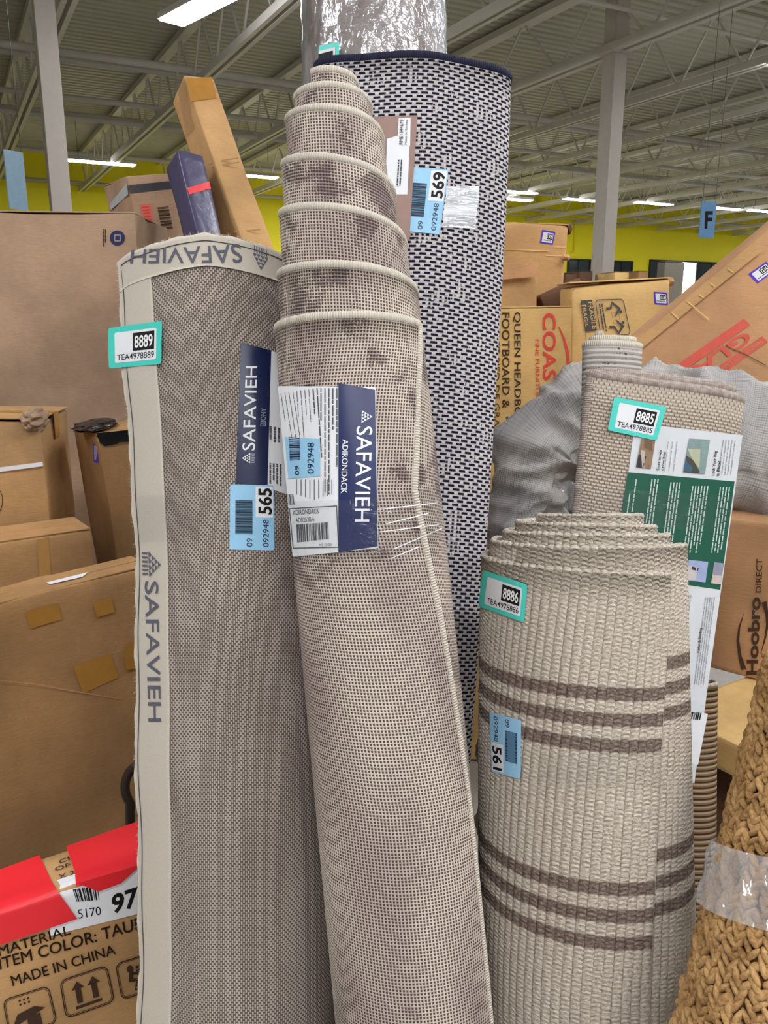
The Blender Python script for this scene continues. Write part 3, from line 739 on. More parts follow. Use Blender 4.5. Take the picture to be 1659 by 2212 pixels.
c4 = carton('red_print_carton', 'yellowish carton with black and red sideways lettering', W(960, 669, 2.62), W(1236, 664, 2.62), W(1236, 664, 2.62)[2]-.012, .16, CB_YEL, amp=.001, seed=25, flaps=True)
S = Surf([(1080, 680), (1230, 680), (1230, 930), (1080, 930)], [c4['body']], 1)
k = Ink(S, .002); k.text([(1125, 674), (1126, 962), (1109, 962), (1108, 674)], 'QUEEN HEADBOARD', .01)
k.text([(1101, 675), (1101, 882), (1085, 882), (1084, 675)], 'FOOTBOARD &', .012)
k.text([(1079, 672), (1079, 960), (1068, 960), (1067, 672)], 'TETE ET PIED DE GRAND', .0); k.build('lettering', MAT_INKBR, c4['t'])
k = Ink(S, .002); k.text([(1201, 676), (1202, 920), (1173, 920), (1172, 676)], 'COASTER', .02)
k.text([(1165, 733), (1166, 870), (1157, 870), (1156, 733)], 'FINE FURNITURE', .004)
k.stroke([(1200, 700), (1236, 700), (1236, 900), (1200, 900)], [(.2, .03), (.5, .15), (.72, .3), (.8, .5), (.75, .75), (.6, .95)], [.06, .12, .18, .2, .14, .04]); k.build('red_lettering', MAT_INKRED, c4['t'])

c5 = carton('fragile_carton', 'yellowish carton printed with a fragile warning and lifting icon', W(1229, 613, 2.72), W(1449, 602, 2.72), W(1229, 613, 2.72)[2]-.012, .2, CB_PALE, amp=.004, seed=27, r=.02)
S = Surf([(1240, 640), (1445, 630), (1440, 780), (1255, 790)], [c5['body']], 1)
C = [(1254, 649), (1279, 648), (1290, 713), (1264, 715)]
p = patch('warning_panel', S, C, MAT_INKGR, c5['t'], .002, 4, 4, .06)
k = Ink(S, .003); k.text([(1279, 652), (1289, 710), (1280, 711), (1270, 653)], 'FRAGILE', .012); k.text([(1266, 658), (1271, 707), (1265, 707), (1256, 659)], 'FRAGIL', .012); k.build('lettering', CB_PALE, p)
C = [(1286, 648), (1346, 646), (1362, 722), (1298, 727)]
k = Ink(S, .002); k.stroke(C, rrect(.0, .0, 1, 1, .1, .1), .028, True)
for (hy, sg) in ((.36, 1), (.66, -1)):
    k.disc(C, (.83, hy-.01 if sg > 0 else hy), .055)
    P = [(.34, .24), (.5, .24), (.58, .08), (.8, .26), (.62, .46)] if sg > 0 else [(.34, .76), (.5, .76), (.62, .94), (.8, .76), (.6, .57)]
    k.stroke(C, P, [.09, .09, .1, .11, .04])
k.stroke(C, [(.5, .36), (.74, .36), (.74, .68), (.5, .68)], .012, True); k.build('lifting_icon', MAT_INKGR, c5['t'])
k = Ink(S, .002); k.fine(sub(C, .1, .1, .28, .9), 2, 5, along=1, ragged=.1)
C = [(1264, 719), (1290, 717), (1296, 760), (1270, 762)]; k.stroke(C, rrect(0, 0, 1, 1, .1, .08), .03, True)
k.disc(C, (.68, .38), .17); k.rect(sub(C, .28, .35, .6, .41)); k.rect(sub(C, .26, .25, .32, .52)); k.build('fine_print', MAT_INKGR, c5['t'])
asset_sticker(c5['body'], [(1412, 630), (1441, 632), (1443, 659), (1414, 657)], c5['t'], '0136', MAT_PURP, deg=1)
crumple('torn_corner', W(1445, 609, 2.76), np.array([.014, .03, .014]), CB_TAN, c5['t'], 12, 2)

# tilted glass carton
tl = W(1338, 765, 2.3); tr = W(1630, 522, 2.3); ax = nrm(tr-tl); up = np.cross(ax, nrm([0, 1, -.05])); upv = nrm(up if up[2] > 0 else -up)
c6 = carton('glass_carton', 'carton with red upside-down glass print leaning at a slant', tl, W(1900, 298, 2.3), 1.1, .12, CB_ROSE, up=upv, amp=.003, seed=29, r=.012, flaps=False)
S = Surf([(1450, 800), (1640, 640), (1655, 760), (1560, 800)], [c6['body']], 1)
for o in (c6['t'],):
    # raised lip along the upper edge and its creases
    C = [(1395, 778), (1580, 612), (1610, 640), (1425, 800)]
    Sl = Surf([(1420, 785), (1600, 628), (1620, 660), (1445, 805)], [c6['body']], 1)
    patch('lip', Sl, [(1338, 766), (1640, 514), (1646, 542), (1340, 790)], CB_TAN, c6['t'], .012, 24, 4, 0, None, .004)
    k = Ink(Sl, .015)
    for (x0, y0, x1, y1) in ((1452, 674, 1467, 688), (1486, 650, 1533, 690), (1512, 636, 1522, 643), (1537, 611, 1545, 618), (1574, 580, 1585, 587)):
        k.rect([(x0, y0), (x1, y1), (x1-2, y1+2), (x0-2, y0+2)], 2)
    k.build('crease', CB_PALE, c6['t'])
C = [(1655, 741), (1474, 868), (1420, 815), (1602, 690)]           # reads upside down, right to left
kk = Ink(S, .002); kk.rect(sub(C, -.02, .72, 1.05, .98), 6); kk.rect(sub(C, -.02, 0, 1.05, .24), 6)
kk.text(sub(C, .06, .3, .98, .68), 'GLASS', .03); kk.build('glass_lettering', plain('faded_red_ink', (206, 92, 78), .7, .2, .08), c6['t'])
kk = Ink(S, .003); kk.text(sub(C, .02, .06, .5, .19), 'HANDLE WITH CARE', .0); kk.build('small_lettering', CB_ROSE, c6['t'])
asset_sticker(c6['body'], [(1616, 592), (1655, 565), (1676, 584), (1636, 613)], c6['t'], '7236', MAT_PURP, deg=1)
kk = Ink(S, .004).stroke([(1560, 740), (1659, 740), (1659, 790), (1560, 790)], [(.07, .15), (.5, .5), (.95, .98)], .018); kk.build('slit', CB_DARK, c6['t'])

# arrow-logo carton below the grey rug, standing on a pale flat carton
zp = .78
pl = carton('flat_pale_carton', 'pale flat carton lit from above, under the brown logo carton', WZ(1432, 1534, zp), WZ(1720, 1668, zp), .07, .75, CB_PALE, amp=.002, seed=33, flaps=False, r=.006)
pb = carton('carton', 'added carton coloured dark for the shade under the pale flat carton', WZ(1546, 1586, zp)+np.array([.05, .1, -.079]), WZ(1720, 1668, zp)+np.array([.02, .1, -.079]), zp-.087, .6, CB_DARK, amp=.002, seed=34, flaps=False)  # carton added as support; dark colour paints the shaded gap
zt = 1.155
c7 = carton('logo_carton', 'brown carton with a sideways black word logo under the grey rug', WZ(1543, 1118, zt), WZ(1860, 1154, zt), zt-zp-.003, .4, CB_ROSE, amp=.003, seed=35, flaps=False, r=.008)
S = Surf([(1565, 1180), (1655, 1180), (1655, 1460), (1565, 1460)], [c7['body']], 1)
k = Ink(S, .002); k.text([(1612, 1458), (1618, 1290), (1644, 1290), (1637, 1458)], 'Hoobro', .03)
k.text([(1632, 1280), (1634, 1207), (1647, 1207), (1645, 1280)], 'DIRECT', .012)
C = [(1590, 1290), (1660, 1290), (1660, 1460), (1590, 1460)]
k.stroke(C, [(.25, .2), (.1, .38), (.06, .55), (.12, .75), (.24, .92)], [.01, .06, .08, .1, .16])
k.stroke(C, [(.86, .06), (.95, .2), (.97, .35), (.9, .52), (.76, .72)], [.16, .1, .08, .06, .01]); k.build('lettering', MAT_INKBR, c7['t'])

# things far behind, under the windows
GREYP = plain('grey_panel', (118, 112, 100), .5); DARKP = plain('dark_panel', (70, 74, 70), .3, .5)
def far_box(name, lab, cat, x0, x1, y0, d, mat, dep=.8, yaw=.25):
    p = W(x0, y0, d); q = W(x1, y0, d); q = p+nrm(np.array([math.cos(yaw), math.sin(yaw), 0]))*np.linalg.norm(q-p)/math.cos(yaw)
    return carton(name, lab, p, q, p[2]-.01, dep, mat, amp=.0, flaps=True, cat=cat, r=.01)
far_box('upright_panel', 'tall grey panel standing far behind the fragile carton', 'panel', 1437, 1484, 566, 7.0, GREYP, .12)
far_box('upright_panel', 'dark glossy panel standing far behind, left of the leaning carton', 'panel', 1518, 1600, 606, 7.4, DARKP, .12, .1)
far_box('carton', 'pale carton far behind, right of the grey column', 'carton', 1328, 1362, 588, 8.0, CB_PALE, .4)
far_box('carton', 'small brown carton far behind, below the dark window', 'carton', 1380, 1402, 586, 8.2, CB_BRN, .3)
far_box('carton', 'dark wrapped carton far behind, first right of the dented carton', 'carton', 1222, 1248, 590, 8.0, CB_DARK, .3)
far_box('carton', 'dark wrapped carton far behind, just left of the column', 'carton', 1252, 1283, 586, 8.3, CB_DARK, .3)

# ================================================================== rug fabrics
PI = math.pi
def tri(x): return (x.frac()-.5).abs()*2.0            # 0 in the middle of a thread, 1 at its edge
# open grid weave with a dark blurred ornament
m = M('rug_grid_weave', .85, .15); u, v = m.uv(); p = .0044
wob = m.noise(60, 2, m.vec(u, v))*.25
tu, tv = tri(u/p+wob), tri(v/p+wob*.6)
hole = tu.step(.2, .62)*tv.step(.12, .55)
tone = m.noise(9, 3, m.vec(u*1.0, v*.35)); big = m.noise(14, 4, m.vec(u, v), .6); speck = m.noise(420, 1, m.vec(u, v))
slub = m.noise(3, 2, m.vec(u*2.0, v*60.0))
base = m.mix(tone.step(.35, .65), (212, 199, 184), (178, 162, 153)); base = m.mix(slub.step(.6, .72)*.45, base, (176, 160, 150))
dark = m.mix(tone, (70, 56, 54), (48, 39, 44))
mot = (big+(speck-.5)*.25).step(.53, .585)*((1.0-v.step(.28, .42))+v.step(.86, 1.0)+m.noise(3.0, 1, m.vec(u, v)).step(.56, .62)*.5).clamp()
col = m.mix(hole*(.95), base, dark); col = m.mix(mot*(.4+tv*.5), col, (66, 52, 54))
m.color(col).bump((1.0-tu)*.7+(1.0-tv)*.5, .6, .0016); FAB_GRID = m.mat
# twill backing
m = M('rug_backing', .9, .1); u, v = m.uv(); p, q = .0031, .0068
c = (u/p).floor(); vv = (v/q+c.mod(2.0)*.5+m.noise(25, 2, m.vec(u, v))*.3).frac(); tu = tri(u/p)
dash = (1.0-(vv-.5).abs().op(0, 'MULTIPLY', 2.0).step(.58, .84))*(1.0-tu.step(.5, .95))
tone = m.noise(7, 3, m.vec(u, v*.5)); sp = m.noise(500, 1, m.vec(u, v))
lt = m.mix(tone.step(.3, .7), (186, 174, 162), (160, 149, 139)); dk = m.mix(tone, (98, 87, 82), (80, 71, 68))
m.color(m.mix(dash, dk, lt)).bump(dash, .6, .0014); FAB_BACK = m.mat
# canvas tape
m = M('canvas_tape', .9, .1); u, v = m.uv(); f1 = m.noise(900, 2, m.vec(u*1.0, v*.15)); f2 = m.noise(900, 2, m.vec(u*.2, v))
m.color(m.mix((f1+f2)*.5, (180, 172, 158), (200, 193, 180))).bump(f1+f2, .4, .0008); FAB_CANV = m.mat
# dashed navy weave
m = M('rug_dash_weave', .85, .15); u, v = m.uv(); cw, rh = .0188, .0068
wob = m.noise(40, 2, m.vec(u, v))*.22
r = (v/rh+wob*.4).floor(); x = (u/cw+r.mod(2.0)*.5+wob).frac(); y = tri(v/rh+wob*.4)
mot = m.noise(17, 3, m.vec(u*1.4, v), .6).step(.58, .61)
vert = (1.0-tri(u/(cw*.5)).step(.2, .45))
dash = (1.0-(x-.5).abs().step(.29, .36))*(1.0-y.step(.5, .78))
dash2 = (1.0-tri(u/(cw*.5)+.5).step(.35, .6))*(1.0-y.step(.5, .8))
pat = dash*(1.0-mot)+dash2*mot
grey = m.noise(11, 2, m.vec(u, v)); thr = tri(u/(cw/6.0)).step(.5, .95)*.35
iv = m.mix(grey, (178, 172, 172), (214, 208, 206)); iv = m.mix(thr+y.step(.6, 1.0)*.35, iv, (150, 146, 144))
m.color(m.mix(pat, iv, (18, 19, 42))).bump((1.0-y)*.6+dash*.3, .6, .002); FAB_DASH = m.mat
# pale basket weave
m = M('rug_basket_weave', .85, .15); u, v = m.uv(); cw, rh = .0088, .0064
wob = m.noise(50, 2, m.vec(u, v))*.25
r = (v/rh+wob*.3).floor(); x = (u/cw+r.mod(2.0)*.5+wob).frac(); y = tri(v/rh+wob*.3)
gap = (x-.5).abs().step(.34, .48)*(1.0-y.step(.55, .9)); sp = m.noise(300, 2, m.vec(u, v))
bs = m.mix(sp, (164, 150, 136), (204, 192, 176)); bs = m.mix(y.step(.6, 1.0)*.5, bs, (140, 124, 110))
m.color(m.mix(gap*.8, bs, (76, 66, 60))).bump((1.0-y)+(1.0-gap)*.4, .8, .0025); FAB_BASK = m.mat
# inner face: horizontal cords with dark gaps
m = M('rug_cord_face', .85, .15); u, v = m.uv()
y = tri(v/.0095); g = m.noise(160, 1, m.vec(u, v*.6)).step(.55, .62)*y.step(.35, .7)*m.noise(18, 2, m.vec(u, v)).step(.42, .6); sp = m.noise(350, 2, m.vec(u, v))
bs = m.mix(sp, (160, 154, 148), (202, 196, 188)); bs = m.mix(y.step(.5, 1.0)*.6, bs, (130, 126, 120))
m.color(m.mix(g*.85, bs, (50, 44, 44))).bump(1.0-y, .8, .003); FAB_CORD = m.mat
# soft grey open weave
m = M('rug_grey_weave', .9, .1); u, v = m.uv(); a = tri(u/.0048); b = tri(v/.0048)
st = m.noise(30, 2, m.vec(u*6.0, v*.6)).step(.48, .62); st2 = m.noise(30, 2, m.vec(u*.6, v*6.0)).step(.5, .64); tone = m.noise(5, 3, m.vec(u, v))
bs = m.mix(tone.step(.35, .65), (156, 154, 152), (184, 179, 173))
col = m.mix(a.step(.4, .95)*(.25+st*.5)*.8, bs, (84, 88, 94)); col = m.mix(b.step(.4, .95)*(.2+st2*.4)*.8, col, (92, 94, 98))
m.color(col).bump((1.0-a)+(1.0-b), .4, .0012); FAB_GREY = m.mat
# ribbed cream wool with two groups of brown stripes; v is measured from the top edge
m = M('rug_ribbed_wool', .92, .1); u, v = m.uv()
kn = tri(v/.0062+(u/.0128).floor()*.37); sp = m.noise(330, 2, m.vec(u, v)); tone = m.noise(10, 3, m.vec(u, v*.4)); shift = (m.noise(140, 1, m.vec(u, v*0.0))-.5)*.004
s = None
for c0 in (.160, .1945, .2285, .418, .454, .490):
    q = 1.0-((v+shift)-c0).abs().step(.0075, .0105); s = q if s is None else s.mx(q)
bs = m.mix((tone*.35+sp.step(.3, .7)*.65), (156, 145, 131), (216, 207, 193)); bs = m.mix(kn.step(.5, 1.0)*.32, bs, (150, 136, 116))
m.color(m.mix(s*(.5+sp.step(.3, .6)*.45), bs, (96, 78, 72))).bump((1.0-kn)*.45+sp*1.1, .8, .003); FAB_RIB = m.mat
m = M('serged_edge', .8, .15); u, v = m.uv(); t_ = tri(u/.0035); sp = m.noise(400, 2, m.vec(u, v))
m.color(m.mix(sp*.5+t_*.5, (222, 215, 201), (186, 177, 162))).bump(1.0-t_, .8, .0015); FAB_EDGE = m.mat
m = M('serged_edge_taupe', .8, .15); u, v = m.uv(); t_ = tri(u/.004); sp = m.noise(90, 2, m.vec(u, v))
m.color(m.mix(sp.step(.35, .65), (150, 138, 130), (182, 170, 160))).bump(1.0-t_, .8, .0015); FAB_EDGET = m.mat
m = M('serged_edge_navy', .75, .2); u, v = m.uv(); t_ = tri(u/.004)
m.color(m.mix(t_, (34, 36, 62), (18, 20, 40))).bump(1.0-t_, .8, .0015); FAB_EDGEN = m.mat
m = M('dark_ribbed_fabric', .85, .15); u, v = m.uv(); y = tri(v/.011); sp = m.noise(200, 2, m.vec(u, v))
m.color(m.mix(y.step(.4, .9), (150, 126, 98), (58, 44, 36))).bump(1.0-y+sp*.3, .9, .004); FAB_DARKRIB = m.mat
m = M('brown_pile', .9, .1); n1 = m.noise(120, 3); m.color(m.mix(n1, (88, 66, 54), (134, 108, 92))).bump(n1, .5, .004); FAB_PILE = m.mat
m = M('jute', .85, .15); n1 = m.noise(28, 3); n2 = m.noise(240, 3); m.color(m.mix((n1*.6+n2*.4).step(.3, .7), (128, 94, 56), (192, 154, 104))).bump(n2, .7, .0025); FAB_JUTE = m.mat
m = M('wool_fuzz', .95, .05); n1 = m.noise(60, 2); m.color(m.mix(n1, (196, 188, 172), (212, 204, 190))); FAB_FUZZ = m.mat

# ================================================================== rolled rugs
class Axis:
    """centre line from photo rows (cx, y, depth, half width px); runs on down to the floor"""
    def __init__(s, rows, lift=.0):
        P = np.array([W(r[0], r[1], r[2]) for r in rows]); R = np.array([r[3]/F*r[2] for r in rows]); Y = np.array([r[1] for r in rows], float)
        d = P[-1]-P[-2]; k = (P[-1][2]-lift)/(-d[2]); foot = P[-1]+d*k; fy = Y[-1]+(Y[-1]-Y[-2])*k
        P = np.concatenate([P, foot[None]])[::-1]; R = np.concatenate([R, R[-1:]])[::-1]; Y = np.concatenate([Y, [fy]])[::-1]
        w = np.concatenate([[0], np.cumsum(np.linalg.norm(np.diff(P, axis=0), axis=1))])
        s.w, s.Y, s.P, s.R = w, Y, P, R
        dg = min(3, len(w)-1)
        s.pc = [np.polyfit(w, P[:, i], dg) for i in range(3)]; s.pr = np.polyfit(w, R, min(2, dg))
        s.ez = nrm(P[-1]-P[0]); s.ey = nrm(np.array([0, 1, 0])-s.ez*s.ez[1]); s.ex = np.cross(s.ey, s.ez); s.foot = foot
        s.slope = (Y[-2]-Y[-1])/(w[-1]-w[-2])
    def wy(s, y):                             # pixel row -> length along the axis
        y = np.asarray(y, float); r = np.interp(-y, -s.Y, s.w)
        return np.where(y < s.Y[-1], s.w[-1]+(s.Y[-1]-y)/s.slope, r)
    def c(s, w): w = np.asarray(w); return np.stack([np.polyval(q, w) for q in s.pc], -1)
    def r(s, w): return np.polyval(s.pr, np.clip(w, 0, s.w[-1]))
def roll_points(ax, T, nt, nv, phi0, sgn, top, gap, B=1.0, sq=1.0, rib=None, vpow=1.0, tmin=0.0, rmin=.02, vcap=None, wave=None):
    """spiral sheet: returns P (nt,nv,3), U, V ; phi0(w) end angle (rad); top(t) length of axis at the upper edge; V measured down from that edge"""
    t = np.linspace(tmin, T, nt)[:, None]; f = (np.linspace(0, 1, nv)**vpow)[None, :]
    tp = top(t); v = f*(tp-.004)
    if vcap is not None: v = f*np.minimum(tp-.004, vcap(t))
    w = tp-v
    ph = phi0(w)+sgn*t; R = np.maximum(ax.r(w)-gap*t/(2*PI), rmin)
    if rib is not None: R = R+rib(t, v)
    cx, sy = np.cos(ph), np.sin(ph)
    X_ = np.sign(cx)*np.abs(cx)**sq*R; Y_ = np.sign(sy)*np.abs(sy)**sq*R*B
    if wave is not None: Y_ = Y_+wave(X_, w)
    P = ax.c(w)+X_[..., None]*ax.ex+Y_[..., None]*ax.ey
    mid = P[:, nv//2]; L = np.concatenate([[0], np.cumsum(np.linalg.norm(np.diff(mid, axis=0), axis=1))])
    U = np.repeat(L[:, None], nv, 1); V = np.broadcast_to(v, (nt, nv)).copy()
    return P, U, V, w
def edge_tube(name, path, N, r, mat, parent, zr=None, pitch=.0035, n=8, amp=.06):
    path = np.asarray(path); L = np.concatenate([[0], np.cumsum(np.linalg.norm(np.diff(path, axis=0), axis=1))])
    m_ = max(len(path), int(L[-1]/.0016)); q = np.linspace(0, L[-1], min(m_, 5000))
    P = np.stack([np.interp(q, L, path[:, i]) for i in range(3)], -1); Nn = np.stack([np.interp(q, L, N[:, i]) for i in range(3)], -1)
    rr = r*(1+amp*np.sin(2*PI*q/pitch)+.5*amp*np.sin(q*37))
    V, Fc, uv = tube_geo(P, rr, n, True, N=Nn, Zr=None if zr is None else rr*zr/r)
    return mk(name, V, Fc, mat, parent, uv, True)
def interp(xs, ys): return lambda q: np.interp(q, xs, ys)
def fuzz(name, path, out, mat, parent, count, ln, spread=.6, w=.0007):
    rg = np.random.default_rng(len(path)+count); V = []; Fc = []; n = len(path)
    for i in range(count):
        k = rg.uniform(0, n-1.001); a = int(k); p = path[a]+(path[a+1]-path[a])*(k-a)
        d = nrm(out[a]+rg.normal(0, spread, 3)); l = ln*rg.uniform(.4, 1.2); s = nrm(np.cross(d, [0.3, 1, .2]))*w; q = p+d*l*.5+rg.normal(0, .0012, 3); e = p+d*l+rg.normal(0, .0025, 3)
        b = len(V); V += [p-s, p+s, q+s*.7, q-s*.7, e]; Fc += [[b, b+1, b+2, b+3], [b+3, b+2, b+4]]
    return mk(name, V, Fc, mat, parent, None, False, 'stuff')
def stock_tag(body, C, parent, num, seed, deg=2, full=True):
    S = Surf(C, [body], deg); tg = patch('stock_tag', S, C, MAT_BLUE, parent, .0012, 12, 12, .05, 'pale blue paper tag with a barcode and number')
    if full:
        patch('white_corner', S, sub(C, .58, .025, .975, .5), MAT_PAPER, tg, .0016, 6, 6, .04)
        Ink(S, .0021).text([bil(C, .635, .45), bil(C, .635, .05), bil(C, .95, .05), bil(C, .95, .45)], num, .025).build('number', MAT_INK, tg)
    k = Ink(S, .0018); k.text([bil(C, .745, .95), bil(C, .745, .53), bil(C, .875, .53), bil(C, .875, .95)], '092948', 0); k.text([bil(C, .375, .95), bil(C, .375, .82), bil(C, .51, .82), bil(C, .51, .95)], '09', 0); k.build('digits', MAT_NAVY2, tg)
    patch('barcode_field', S, sub(C, .125, .24, .51, .76), plain('tag_barcode_blue', (84, 122, 150), .5, .3, .03), tg, .0015, 6, 6)
    Ink(S, .0019).bars(sub(C, .125, .24, .51, .76), seed, 1, 44).build('barcode', plain('tag_bar_ink', (34, 50, 66), .6), tg)
    return tg
def emblem(k, C, stripes=True):              # pyramid of small triangles over a block of fine stripes; quad in reading direction
    for row, n in enumerate((1, 2, 3, 4)):
        for i in range(n):
            x = .5+(i-(n-1)/2)*.25; y = .02+row*.16; k.poly(C, [(x, y), (x+.12, y+.15), (x-.12, y+.15)])
    return k
def emblem_stripes(k, C):
    for i in range(6): k.rect(sub(C, .05+i*.16, .7, .05+i*.16+.07, 1.0))
    return k

# ---------------------------------------------------------------- stepped roll in front (grid weave)
axA = Axis([(708, 150, 1.17, 132), (718, 300, 1.165, 156), (737, 480, 1.16, 172), (752, 690, 1.155, 179), (777, 900, 1.15, 170), (798, 1180, 1.15, 166), (825, 1400, 1.15, 172), (855, 1700, 1.15, 174), (876, 1950, 1.15, 170), (896, 2212, 1.15, 170)])
rugA = thing('rolled_rug', 'grid woven rug roll with stepped spiral top and white product label', 'rug', axA.foot)
tkA = np.radians([0, 62, 152, 242, 332, 512, 692, 872, 1052, 1232, 1412, 1592, 1772, 1952, 2132, 2312])
tyA = [733, 722, 700, 676, 650, 586, 545, 456, 437, 352, 312, 258, 240, 214, 190, 170]
topA = lambda t: axA.wy(np.interp(t, tkA, tyA))
phA = interp(axA.wy(np.array([2900, 2212, 1700, 1380, 1080, 900, 733, 100])), np.radians([-26, -27, -30, -40, -54, -42, -28, -20]))
# the roll narrows inside: radius by turn follows the photographed steps
gA = np.array([0, 1, 2, 3, 4, 5, 6, 6.5])*2*PI; rA = np.array([0, .010, .018, .026, .034, .046, .062, .072])
def ribA(t, v): return -np.interp(t, gA, rA)+0*v
TA = 6.3*2*PI
P, U, V, w = roll_points(axA, TA, 620, 44, phA, -1, topA, 0, rib=ribA, rmin=.012, vpow=1.0, vcap=lambda t: np.where(t < 2.2*PI*1.2, 9, .35))
sheetA, N = sheet('rolled_sheet', P, U, V, .005, FAB_GRID, rugA, axA.c(np.array([.9]))[0])
edge_tube('top_binding', P[:, 0], N[:, 0], .0044, FAB_EDGE, rugA, .0062)
edge_tube('end_binding', P[0], N[0], .0045, FAB_EDGE, rugA, .0058)
# product label, partly off the roll on its left
Cl = [(577, 840), (812, 838), (817, 1184), (632, 1203)]
SA = Surf([(612, 845), (812, 842), (812, 1180), (640, 1195)], [sheetA], 3)
class SA2(Surf):                              # the paper stands off at its left edge
    pass
lab = patch('product_label', SA, [(600, 834), (812, 836), (817, 1184), (632, 1203)], MAT_PAPER, rugA, .0015, 26, 14, .02, 'white and navy paper product label')
nv_ = patch('navy_panel', SA, [(731, 827), (810, 842), (816, 1180), (731, 1193)], MAT_NAVY, lab, .0022, 14, 14)
k = Ink(SA, .003); k.text([(805, 921), (798, 1127), (766, 1127), (770, 921)], 'SAFAVIEH', .004); k.text([(752, 949), (750, 1066), (736, 1066), (740, 949)], 'ADIRONDACK', .006)
emblem(k, [(806, 886), (805, 914), (768, 914), (769, 886)]); k.build('lettering', MAT_INKW, lab)
k = Ink(SA, .0022); r_ = random.Random(3)
for i in range(15):
    x = 606+i*8.6; y0 = 850-min(i, 9)*1.3; y1 = y0+r_.choice((55, 60, 70, 95, 150)) if x < 700 else y0+r_.choice((90, 110, 230, 170)); w_ = 1.2 if x < 670 else 2.6
    lean = 14 if x < 640 else (6 if x < 690 else 0)
    y = y0
    while y < y1:
        e = min(y1, y+r_.uniform(8, 26)); k.rect([(x+lean*(y-y0)/90, y), (x+lean*(y-y0)/90+w_, y), (x+lean*(e-y0)/90+w_, e), (x+lean*(e-y0)/90, e)], 3); y = e+r_.uniform(1, 3)
for i in range(9):
    x = 640+i*9.5; k.rect([(x, 1036), (x+1.4, 1036), (x+1.4, 1080-abs(i-4)*3), (x, 1080-abs(i-4)*3)], 3)
for C in ([(624, 1098), (728, 1092), (728, 1094), (624, 1100)], [(624, 1099), (626, 1099), (634, 1184), (632, 1184)], [(726, 1093), (728, 1093), (732, 1182), (730, 1182)], [(632, 1183), (731, 1181), (731, 1183), (632, 1185)]): k.rect(C, 6)
k.text([(632, 1102), (689, 1098), (690, 1109), (633, 1113)], 'ADIRONDACK', .008); k.text([(638, 1119), (678, 1116), (679, 1126), (639, 1129)], 'ADR253B-6', .004)
k.bars([(640, 1133), (709, 1128), (711, 1164), (642, 1172)], 12, 0, 46); k.text([(689, 1175), (716, 1173), (716, 1179), (689, 1181)], 'PO : 5403', 0)
k.bars([(621, 1068), (634, 1067), (637, 1090), (624, 1092)], 3, 0, 14); k.build('small_print', MAT_INKGR, lab)
Cb = [(614, 944), (690, 948), (692, 1028), (622, 1034)]
tg = patch('stock_tag', SA, Cb, MAT_BLUE, lab, .0026, 12, 10, 0, 'torn pale blue tag', .02)
k = Ink(SA, .0034); k.text([(664, 1023), (664, 956), (678, 956), (678, 1023)], '092948', 0); k.text([(637, 1026), (637, 1006), (646, 1006), (646, 1026)], '09', 0); k.bars([(624, 944), (647, 946), (648, 994), (626, 996)], 5, 1, 40); 
k.build('digits', MAT_NAVY2, lab)
patch('packing_tape', SA, [(622, 1083), (815, 1078), (818, 1205), (632, 1212)], MAT_TAPEC, rugA, .0045, 26, 12)
St_ = Surf([(800, 1070), (948, 1060), (950, 1190), (800, 1200)], [sheetA], 2)
patch('packing_tape', St_, [(805, 1076), (952, 1050), (956, 1170), (808, 1205)], MAT_TAPEC, rugA, .006, 26, 12, 0, None, .02)
k = Ink(St_, .0085)                            # whitish streaks painted as highlights along the tape folds
for (x0, y0, x1, y1) in ((815, 1100, 945, 1085), (835, 1130, 925, 1108), (820, 1148, 948, 1132), (850, 1185, 955, 1140), (845, 1205, 905, 1180)): k.rect([(x0, y0), (x1, y1), (x1, y1+2.5), (x0, y0+2)], 6)
k.build('tape_glint', film('tape_glint', amt=.9, scale=60, rough=.2, milk=.85), rugA)

# ---------------------------------------------------------------- printed-edge rug on the left (backing outwards)
axB = Axis([(471, 525, 1.30, 164), (494, 800, 1.29, 164), (518, 1100, 1.285, 168), (530, 1400, 1.28, 176), (534, 1800, 1.28, 186), (538, 2212, 1.28, 196)])
rugB = thing('rolled_rug', 'grey rug rolled backing outwards with a printed canvas border', 'rug', axB.foot)
LB, PH0 = .113, math.radians(250)            # loose end: straight, leaving the roll at PH0
topB = lambda s: axB.wy(np.interp(s, [0, .02, .10, .16, .24, .36, .5, 2.5], [584, 576, 571, 566, 580, 592, 585, 580]))
def posB(s, v, off=0.0):
    s, v = np.broadcast_arrays(np.asarray(s, float), np.asarray(v, float))
    wv = topB(s)-v; R = axB.r(wv); q = np.maximum(s-LB, 0); ph = PH0+q/R; Rr = np.maximum(R-.010*np.maximum(ph-PH0-1.2, 0)/(2*PI), .03)+off
    X_ = np.cos(ph)*Rr; Y_ = np.sin(ph)*Rr; l = np.maximum(LB-s, 0)
    X_ = X_+math.sin(PH0)*l; Y_ = Y_-math.cos(PH0)*l+.25*l*l/LB
    X_ = X_+np.where(l > 0, .0025*np.sin(wv*11)+.0015*np.sin(wv*31), 0)*l/LB
    return axB.c(wv)+X_[..., None]*axB.ex+Y_[..., None]*axB.ey
def gridB(s0, s1, v0, v1, ns, nv, off):
    s = np.linspace(s0, s1, ns)[:, None]; v = v0+(np.minimum(v1, topB(s)-.004)-v0)*np.linspace(0, 1, nv)[None, :]
    return posB(s, v, off), np.broadcast_to(s, (ns, nv)), np.broadcast_to(v, (ns, nv))
P, U, V = gridB(0, 2.1, 0, 9, 330, 40, 0)
cB = axB.c(np.array([.9]))[0]
sheetB, N = sheet('rolled_sheet', P, U, V, .008, FAB_BACK, rugB, cB)
Q, u_, v_ = gridB(.001, .066, .0, 9, 20, 50, .0052); brS, _ = sheet('canvas_border', Q, u_, v_, .0014, FAB_CANV, rugB, cB)
